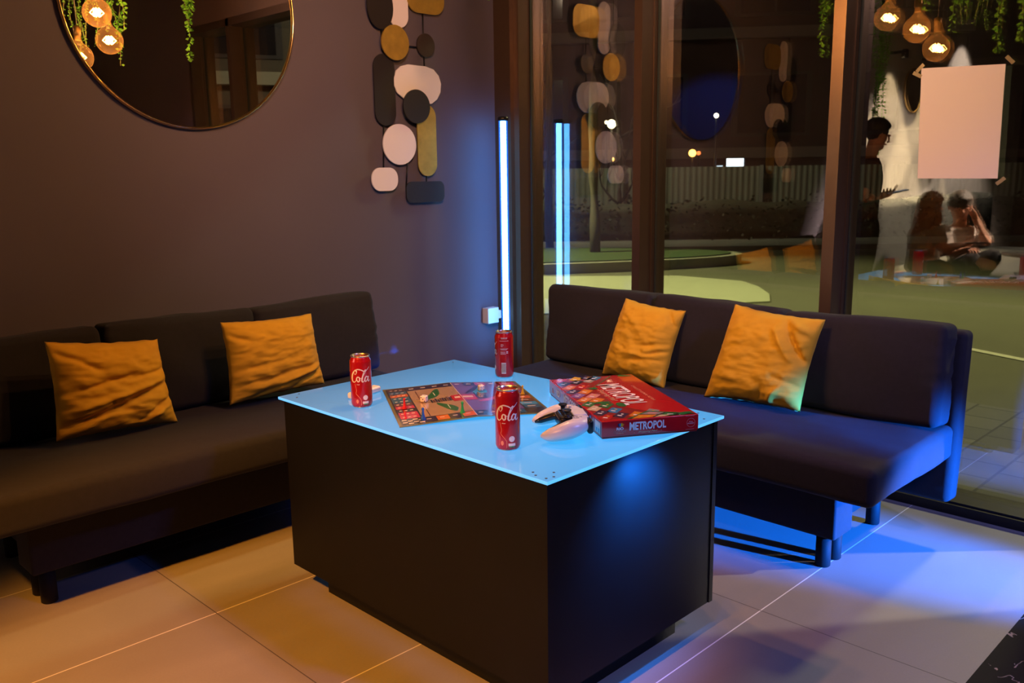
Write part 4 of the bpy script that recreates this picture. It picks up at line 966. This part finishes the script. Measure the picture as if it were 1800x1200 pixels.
# buildings
BRICK = M('dark_brick_facade', (.045, .026, .022), .9, var=.2, vscale=1.5); LEDGE = M('ledge_stone', (.14, .12, .095), .8); PANE = M('dark_window_glass', (.01, .012, .014), .1)
def building(loc, rz, W_, H_, label, wall, ledge, nx_, nz_, z0=0, ztilt=0):
    """facade in local XZ plane facing -Y"""
    t = thing('building', label, 'building', loc, rz)
    mb = MB(); mb.box((-W_/2, 0, 0), (W_/2, 3, H_)); link('facade', mb, wall, t)
    for k in range(nz_):
        z = H_*(k+.5)/nz_
        mb = MB(); mb.box((-W_/2-.1, -.35, z-.32), (W_/2+.1, 0, z)); link('ledge', mb, ledge, t)
        for i in range(nx_):
            x = -W_/2+W_*(i+.5)/nx_; ww = W_/nx_*.32; hh = H_/nz_*.27
            mb = MB(); mb.box((x-ww, -.06, z+.35), (x+ww, 0, z+.35+hh*2)); f = link('window', mb, M('window_trim', (.03, .027, .025), .7), t)
            mb = MB(); mb.box((x-ww*.85, -.08, z+.45), (x-.04, -.061, z+.25+hh*2)); mb.box((x+.04, -.08, z+.45), (x+ww*.85, -.061, z+.25+hh*2)); g = link('pane', mb, PANE, f)
    return t
p = uv(30, 3); building((p.x, p.y, 0), YAW-pi/2-.12, 34, 18, 'dark brick building with pale ledges across the street', BRICK, LEDGE, 9, 5)
p = uv(36, -19); building((p.x, p.y, 0), YAW-pi/2-.5, 16, 14, 'darker building set back at the right across the street', M('grey_facade', (.04, .035, .035), .9), LEDGE, 4, 4)
building((13.5, -14.5, 0), radians(205), 22, 15, 'pale-banded apartment block down the street, seen only in the round mirror', M('beige_facade', (.09, .075, .05), .9), M('beige_ledge', (.35, .32, .22), .8), 6, 6)
# distant lamps: (px ray point at distance)
def ray(px, py, dist):
    d = _f+_r*((px-900)/FPX)-_u*((py-600)/FPX); return Vector((0, 0, CH))+d.normalized()*dist
for i, (px, py, r, c, st, lab) in enumerate([(1075, 218, .10, (1, .82, .45), 14, 'bright yellow-white street lamp far off, beside the first mullion'), (1259, 203, .055, (1, .85, .6), 9, 'pale street lamp far off, seen through the mirror reflection'),
                                     (1217, 269, .09, (1, .42, .08), 9, 'small orange street lamp above the fence'), (1228, 269, .05, (1, .18, .04), 4, 'tiny red lamp beside the small orange one'), (1066, 215, .05, (1, .8, .5), 4, 'tiny lamp just left of the bright yellow-white one'), (1077, 280, .05, (1, .5, .12), 6, 'tiny orange lamp above the fence near the first mullion')]):
    P_ = ray(px, py, 21.5+i*.55)
    t = thing('street_lamp', lab, 'street lamp', (P_.x, P_.y, 0), 0, 'distant street lamps')
    mb = MB(); mb.sphere((0, 0, P_.z), r, 14, 8); link('lamp_head', mb, mat_emit('lamp_glow_%d' % i, c, st), t)
    mb = MB(); mb.cyl((0, 0, 0), (0, 0, P_.z-r), .03, 8); link('pole', mb, METALB, t)
P_ = ray(1292, 286, 22); t = thing('lit_sign', 'small blue-white lit rectangular sign above the fence', 'sign', (P_.x, P_.y, 0), YAW-pi/2)
mb = MB(); mb.box((-.19, -.05, P_.z-.10), (.19, .05, P_.z+.10)); link('light_panel', mb, mat_emit('sign_glow', (.8, .9, 1), 4), t); mb = MB(); mb.cyl((0, 0, 0), (0, 0, P_.z-.1), .04, 8); link('pole', mb, METALB, t)
P_ = ray(1265, 294, 22); t = thing('lit_sign', 'tiny blue-white light left of the lit rectangular sign', 'sign', (P_.x, P_.y, 0), YAW-pi/2)
mb = MB(); mb.box((-.06, -.04, P_.z-.04), (.06, .04, P_.z+.04)); link('light_panel', mb, mat_emit('sign_glow_small', (.7, .85, 1), 2), t); mb = MB(); mb.cyl((0, 0, 0), (0, 0, P_.z-.04), .03, 8); link('pole', mb, METALB, t)
# ================================================================== THE ROOM BEHIND, SEEN REFLECTED IN THE GLASS
GM = 3.233
def back(px, py, depth):
    """real point whose reflection in the window shows at that spot, at a given depth"""
    d = _f+_r*((px-900)/FPX)-_u*((py-600)/FPX); p = Vector((0, 0, CH))+d*depth
    return Vector((2*GM-p.x, p.y, p.z))
def skin_geo(nodes, edges, root, sub=2):
    ids = list(nodes); me = bpy.data.meshes.new('tmp'); me.from_pydata([tuple(nodes[k][0]) for k in ids], [(ids.index(a), ids.index(b)) for a, b in edges], [])
    o = bpy.data.objects.new('tmp', me); COL.objects.link(o)
    sk = o.modifiers.new('s', 'SKIN'); sk.use_smooth_shade = True
    if not me.skin_vertices: me.skin_vertices
    o.modifiers.new('u', 'SUBSURF').levels = sub
    for i, k in enumerate(ids):
        r = nodes[k][1]; v = me.skin_vertices[0].data[i]; v.radius = (r, r) if not isinstance(r, tuple) else r; v.use_root = (k == root)
    bpy.context.view_layer.update(); dg = bpy.context.evaluated_depsgraph_get(); ev = o.evaluated_get(dg); m2 = ev.to_mesh()
    V = [v.co.copy() for v in m2.vertices]; F = [tuple(p.vertices) for p in m2.polygons]
    ev.to_mesh_clear(); bpy.data.objects.remove(o); bpy.data.meshes.remove(me)
    return V, F
def lerp(a, b, t): return Vector(a).lerp(Vector(b), t)
def person(label, base, J, face, cloth, trousers, haircol, long_hair=False, hold=None, scale=1.0):
    """J: joints in world space; face: unit vector the head looks along"""
    base = Vector(base); t = thing('person', label, 'person', base)
    s = scale; Z = Vector((0, 0, 1)); f = Vector(face).normalized(); side = f.cross(Z).normalized(); upv = side.cross(f).normalized()
    H = J['head']; nk = J['neck']
    N = {'pel': (J['pelvis'], .085*s), 'spi': (lerp(J['pelvis'], J['chest'], .5), .090*s), 'che': (J['chest'], .115*s), 'ncb': (nk, .052*s), 'ncm': (lerp(nk, H, .45), .050*s),
         'hd0': (H-upv*.035*s+f*.02*s, .066*s), 'hd1': (H+upv*.025*s, .082*s), 'hd2': (H+upv*.075*s-f*.005*s, .062*s)}
    E_ = [('pel', 'spi'), ('spi', 'che'), ('che', 'ncb'), ('ncb', 'ncm'), ('ncm', 'hd0'), ('hd0', 'hd1'), ('hd1', 'hd2')]
    for k in 'LR':
        sh, el, wr = J['sh'+k], J['el'+k], J['wr'+k]
        N['sh'+k] = (sh, .056*s); N['ua'+k] = (lerp(sh, el, .5), .046*s); N['el'+k] = (el, .038*s); N['fa'+k] = (lerp(el, wr, .4), .036*s); N['wr'+k] = (wr, .025*s)
        E_ += [('che', 'sh'+k), ('sh'+k, 'ua'+k), ('ua'+k, 'el'+k), ('el'+k, 'fa'+k), ('fa'+k, 'wr'+k)]
        d = (wr-el).normalized(); pl = Vector(J.get('palm'+k, (0, 0, -1))).normalized(); a = d.cross(pl).normalized()
        N['pm'+k] = (wr+d*.055*s, (.030*s, .022*s)); E_.append(('wr'+k, 'pm'+k))
        for q, (off, ln) in enumerate(((-.030, .060), (-.011, .078), (.010, .075), (.029, .060))):
            b0 = wr+d*.075*s+a*off*s; c = .35+.12*q
            N['f%d0%s' % (q, k)] = (b0, .0095*s); N['f%d1%s' % (q, k)] = (b0+(d*cos(c)+pl*sin(c))*ln*.5*s, .0085*s); N['f%d2%s' % (q, k)] = (b0+(d*cos(c)+pl*sin(c))*ln*.5*s+(d*cos(2.2*c)+pl*sin(2.2*c))*ln*.5*s, .007*s)
            E_ += [('pm'+k, 'f%d0%s' % (q, k)), ('f%d0%s' % (q, k), 'f%d1%s' % (q, k)), ('f%d1%s' % (q, k), 'f%d2%s' % (q, k))]
        tb_ = wr+d*.030*s-a*.030*s
        N['t0'+k] = (tb_, .0105*s); N['t1'+k] = (tb_+(d*.7-a*.6+pl*.3).normalized()*.035*s, .0095*s); N['t2'+k] = (tb_+(d*.7-a*.6+pl*.3).normalized()*.035*s+(d*.9+pl*.3).normalized()*.028*s, .008*s)
        E_ += [('wr'+k, 't0'+k), ('t0'+k, 't1'+k), ('t1'+k, 't2'+k)]
        hp, kn, an = J['hp'+k], J['kn'+k], J['an'+k]
        N['hp'+k] = (hp, .068*s); N['th'+k] = (lerp(hp, kn, .5), .060*s); N['kn'+k] = (kn, .045*s); N['ca'+k] = (lerp(kn, an, .35), .044*s); N['an'+k] = (an, .036*s); N['to'+k] = (J['to'+k], .032*s)
        E_ += [('pel', 'hp'+k), ('hp'+k, 'th'+k), ('th'+k, 'kn'+k), ('kn'+k, 'ca'+k), ('ca'+k, 'an'+k), ('an'+k, 'to'+k)]
    V, F = skin_geo(N, E_, 'pel'); mb = MB(); mb.add(V, F, 0, True)
    # face: nose, brow, ears, lips, eyes
    def at(x, y, z): return H+side*x*s+upv*y*s+f*z*s
    mb.tube([at(0, .028, .088), at(0, .008, .100), at(0, -.006, .108), at(0, -.012, .092)], [.006*s, .009*s, .012*s, .007*s], 10, 0)
    for sg in (-1, 1): mb.sphere(at(sg*.079, .010, .0), .017*s, 10, 8, (.55, .9, 1.3), 0); mb.sphere(at(sg*.030, .030, .077), .014*s, 10, 8, (1, 1, .7), 0); mb.sphere(at(sg*.030, .030, .085), .0065*s, 8, 6, (1, 1, 1), 1)
    mb.tube([at(-.022, -.036, .080), at(0, -.033, .090), at(.022, -.036, .080)], [.004*s, .007*s, .004*s], 8, 2)
    mb.sphere(at(0, -.060, .062), .026*s, 10, 8, (1.1, .8, .9), 0)
    link('body', mb, [SKIN, M('dark_eye', (.02, .015, .01), .2), M('lips', (.35, .12, .09), .5)], t, base)
    # hair
    hm = M('hair_%d' % int(haircol[0]*1000), haircol, .6, var=.4, vscale=40, stretch=(1, 1, .2), sheen=.2); hb = MB()
    C0 = H+upv*.040*s-f*.012*s; V2 = []
    hb.sphere((0, 0, 0), 1, 24, 16); tmp = []
    for v in hb.v:
        l = v.copy(); z = l.z; ff = l.y
        r = .105*s
        # y = face direction: pull the front up to the hairline
        if ff > .15 and z < .45: l = l*.80
        if z < -.35 and not long_hair: l = l*.82
        l = l*(1+.05*noise.noise(l*5)); tmp.append(C0+side*l.x*r*.93+upv*l.z*r*1.0+f*l.y*r*1.02)
    hb.v = tmp
    if long_hair:
        hb.tube([C0-f*.02*s, C0-f*.05*s-Z*.12*s, C0-f*.09*s-Z*.24*s, C0-f*.11*s-Z*.36*s], [(.098*s, .075*s), (.10*s, .06*s), (.09*s, .045*s), (.03*s, .015*s)], 18)
        for k in (-1, 1): hb.tube([C0+side*k*.06*s, C0+side*k*.085*s-Z*.12*s, C0+side*k*.085*s-f*.03*s-Z*.26*s], [(.04*s, .04*s), (.035*s, .03*s), (.012*s, .01*s)], 12)
    link('hair', hb, hm, t, base)
    # shirt
    cN = {'pel': (lerp(J['pelvis'], J['chest'], -.18), .155*s), 'hip': (lerp(J['pelvis'], J['chest'], .12), .145*s), 'spi': (lerp(J['pelvis'], J['chest'], .5), .130*s), 'che': (J['chest'], .146*s), 'nc': (lerp(J['chest'], nk, .62), .085*s)}
    cE = [('pel', 'hip'), ('hip', 'spi'), ('spi', 'che'), ('che', 'nc')]
    for k in 'LR':
        sh, el = J['sh'+k], J['el'+k]; cN['s'+k] = (sh, .074*s); cN['u'+k] = (lerp(sh, el, .55), .062*s); cN['v'+k] = (lerp(sh, el, J.get('sleeve', .8)), .058*s); cE += [('che', 's'+k), ('s'+k, 'u'+k), ('u'+k, 'v'+k)]
    V, F = skin_geo(cN, cE, 'pel'); mb = MB(); mb.add(V, F, 0, True); link('shirt', mb, cloth, t, base)
    tN = {'pel': (J['pelvis'], .155*s), 'wst': (lerp(J['pelvis'], J['chest'], .28), .122*s)}; tE = [('pel', 'wst')]
    for k in 'LR':
        hp, kn, an = J['hp'+k], J['kn'+k], J['an'+k]; tN['h'+k] = (hp, .118*s); tN['t'+k] = (lerp(hp, kn, .5), .098*s); tN['k'+k] = (kn, .070*s); tN['c'+k] = (lerp(kn, an, .4), .064*s); tN['a'+k] = (lerp(kn, an, .95), .052*s)
        tE += [('pel', 'h'+k), ('h'+k, 't'+k), ('t'+k, 'k'+k), ('k'+k, 'c'+k), ('c'+k, 'a'+k)]
    V, F = skin_geo(tN, tE, 'pel'); mb = MB(); mb.add(V, F, 0, True); link('trousers', mb, trousers, t, base)
    for k in 'LR':
        mb = MB(); an, to = Vector(J['an'+k]), Vector(J['to'+k]); d = (to-an); mb.tube([an-d*.35+Vector((0, 0, -.012)), an-d*.2, an+d*.35, to+d*.1, to+d*.35], [(.030*s, .030*s), (.044*s, .050*s), (.046*s, .044*s), (.045*s, .034*s), (.028*s, .018*s)], 16); link('shoe', mb, M('pale_shoe', (.5, .45, .4), .6), t, base)
    return t
# couch along the white wall
CG = M('dark_green_velvet', (.009, .010, .006), .9, sheen=.0, var=.3, vscale=20)
cx0, cx1 = -3.4, -.28
co = thing('couch', 'dark green couch along the white wall, seen only reflected in the right window pane', 'couch', ((cx0+cx1)/2, 2.75, 0))
mb = MB(); mb.soft(((cx0+cx1)/2, 2.53, .24), ((cx1-cx0)/2, .49, .13), .04, 3, 10, bulge=(0, .01, .015)); link('seat', mb, CG, co, co.location)
for k in range(3):
    a = cx0+(cx1-cx0)*k/3; b = cx0+(cx1-cx0)*(k+1)/3
    mb = MB(); mb.soft(((a+b)/2, 3.03, .60), ((b-a)/2-.006, .10, .30), .05, 4, 10, bulge=(0, .03, .02)); link('back_cushion', mb, CG, co, co.location)
mb = MB(); mb.box((cx0+.02, 2.10, .05), (cx1-.02, 3.12, .11)); link('base', mb, BLACKP, co, co.location)
for x in (cx0+.1, cx1-.1):
    for y in (2.16, 3.05): mb = MB(); mb.cyl((x, y, 0), (x, y, .05), .025); link('leg', mb, BLACKP, co, co.location)
# white-lit wall: two small round mirrors and two wall washers
make_mirror((-1.80, 3.1995, 1.83), .185, 'small round mirror on the white wall, between the two light cones', .008)
make_mirror((-2.30, 3.1995, 1.37), .24, 'second round mirror on the white wall, half hidden by the paper sheet in the reflection', .012)
for x, lb in ((-1.30, 'small black spotlight on the white wall above the standing person'), (-2.0, 'small black spotlight on the white wall beside the small round mirror')):
    t = thing('wall_spotlight', lb, 'spotlight', (x, 3.2, 2.06))
    mb = MB(); mb.cyl((x, 3.2, 2.11), (x, 3.10, 2.11), .012); link('bracket', mb, BLACKP, t, t.location)
    mb = MB(); mb.lathe([(.02, 0), (.028, -.02), (.028, -.07), (.024, -.07), (.024, -.03)], (x, 3.08, 2.13), 20, cap=False); link('shade', mb, BLACKP, t, t.location)
    mb = MB(); mb.lathe([(.0225, 0), (.0001, -.006)], (x, 3.08, 2.075), 16); link('lamp_lens', mb, mat_emit('lens_glow', (1, .85, .6), 12), t, t.location)
vine(-.30, 2.93, 1.22, 9, .10, 'thick green vine hanging in front of the white wall behind the standing person', size=.022, dens=1.1)
vine(-.62, 3.02, 1.80, 4, .08, 'small green vine high on the white wall, above the standing person in the reflection', size=.02)
# small table
p = back(1838, 446, 6.3); t = thing('side_table', 'low round side table with a pale glass top, reflected at the far right', 'side table', (p.x, p.y, 0))
mb = MB(); mb.lathe([(.27, p.z-.012), (.27, p.z)], (0, 0, 0), 40); link('tabletop', mb, M('pale_glass', (.30, .34, .30), .15), t)
mb = MB(); mb.lathe([(.16, 0), (.16, .012), (.03, .02), (.03, p.z-.012)], (0, 0, 0), 24); link('pedestal', mb, BLACKP, t)
# standing person (profile to the right in the reflection, looking down at a phone)
D = 6.45
def P_(px, py, dd=0): return back(px, py, D+dd)
rgt = (back(1600, 300, D)-back(1500, 300, D)).normalized(); dep = (back(1540, 300, D+1)-back(1540, 300, D)).normalized(); Zv = Vector((0, 0, 1))
rgt.z = 0; rgt.normalize(); dep = Vector((-rgt.y, rgt.x, 0)) if Vector((-rgt.y, rgt.x, 0)).dot(dep) > 0 else Vector((rgt.y, -rgt.x, 0))
ch = P_(1521, 306); pe = P_(1512, 402); ne = P_(1530, 276); hd = P_(1543, 240)
ft = P_(1508, 400); ft.z = 0
J = dict(head=hd, neck=ne, chest=ch, pelvis=pe, shL=ch+dep*.17+Zv*.055, shR=ch-dep*.17+Zv*.055, sleeve=.75,
         elL=P_(1518, 348, .13), elR=P_(1516, 350, -.20), wrL=P_(1550, 342, .04), wrR=P_(1549, 345, -.06), palmL=(0, 0, 1), palmR=(0, 0, 1),
         hpL=pe+dep*.10-Zv*.06, hpR=pe-dep*.10-Zv*.06)
for k, sg, st in (('L', 1, .10), ('R', -1, -.06)):
    an = Vector((ft.x, ft.y, .075))+dep*.12*sg+rgt*st; J['an'+k] = an; J['kn'+k] = lerp(J['hp'+k], an, .48)+rgt*.03; J['to'+k] = an+rgt*.15-Zv*.035
SHD = M('dark_brown_shirt', (.05, .022, .018), .85, var=.2); TRD = M('dark_trousers', (.018, .018, .022), .85)
person('standing person in a dark shirt looking down at a phone, reflected beside the mullion', (ft.x, ft.y, 0), J, rgt*.9-Zv*.30, SHD, TRD, (.020, .012, .008), scale=.95)
c0 = (J['wrL']+J['wrR'])/2+rgt*.12+Zv*.025; pt = thing('phone', 'phone held in the hands of the standing person', 'phone', c0-Zv*.02)
mb = MB(); mb.soft((0, 0, .02), (.075, .036, .004), .003, 2, 1); R = Matrix((rgt, dep, Zv)).transposed() @ Matrix.Rotation(-.2, 3, 'Y'); mb.v = [R @ v for v in mb.v]; link('body', mb, BLACKP, pt)
mb = MB(); mb.soft((0, 0, .0245), (.070, .032, .0006), .0004, 1, 1); mb.v = [R @ v for v in mb.v]; link('screen', mb, mat_emit('screen_glow', (.7, .75, .9), .5), pt)
# seated man
D = 6.9
hd = P_(1689, 366); ne = P_(1690, 396); ch = P_(1690, 420); pe = P_(1700, 468, .12)
J = dict(head=hd, neck=ne, chest=ch, pelvis=pe, shL=P_(1662, 408, .02), shR=P_(1721, 408, .04), sleeve=.85, elL=P_(1668, 445, -.10), elR=P_(1737, 428, -.12), wrL=P_(1695, 440, -.25), wrR=P_(1718, 388, -.08),
         palmL=(0, 0, -1), palmR=tuple(-rgt), hpL=P_(1690, 474, .05), hpR=P_(1712, 474, .05), knL=P_(1716, 458, -.42), knR=P_(1748, 450, -.38), anL=P_(1712, 500, -.50), anR=P_(1728, 464, -.58), toL=P_(1716, 512, -.62), toR=P_(1746, 466, -.62))
GRY = M('grey_tshirt', (.42, .36, .32), .85, var=.1); TRB = M('black_trousers', (.014, .014, .016), .85)
bs = pe.copy(); bs.z = .38
person('seated man in a grey shirt raising one hand to his ear', bs, J, -dep*.9-rgt*.15-Zv*.35, GRY, TRB, (.035, .022, .014), scale=.98)
# seated woman
D = 6.45
hd = P_(1637, 368); ne = P_(1634, 398); ch = P_(1628, 424); pe = P_(1622, 470, .10)
J = dict(head=hd, neck=ne, chest=ch, pelvis=pe, shL=P_(1612, 408, .15), shR=P_(1650, 410, -.08), sleeve=.7, elL=P_(1640, 446, .12), elR=P_(1658, 438, -.12), wrL=P_(1680, 440, .10), wrR=P_(1690, 430, -.06),
         palmL=(0, 0, 1), palmR=(0, 0, 1), hpL=P_(1632, 476, .05), hpR=P_(1628, 478, -.10), knL=P_(1668, 472, -.10), knR=P_(1664, 476, -.28), anL=P_(1664, 512, -.10), anR=P_(1660, 516, -.30), toL=P_(1676, 520, -.12), toR=P_(1674, 524, -.32))
bs = pe.copy(); bs.z = .38
person('seated woman with long light-brown hair and a beige top, leaning towards the man', bs, J, rgt*.9+dep*.3-Zv*.3, M('beige_top', (.30, .24, .17), .85, var=.1), TRB, (.24, .11, .045), long_hair=True, scale=.92)
c0 = J['wrR']+rgt*.10+Zv*.015; pt = thing('phone', 'phone held out in the seated woman\'s hand', 'phone', c0-Zv*.01)
mb = MB(); mb.soft((0, 0, .01), (.07, .034, .004), .003, 2, 1); R = Matrix((rgt, dep, Zv)).transposed(); mb.v = [R @ v for v in mb.v]; link('body', mb, BLACKP, pt)
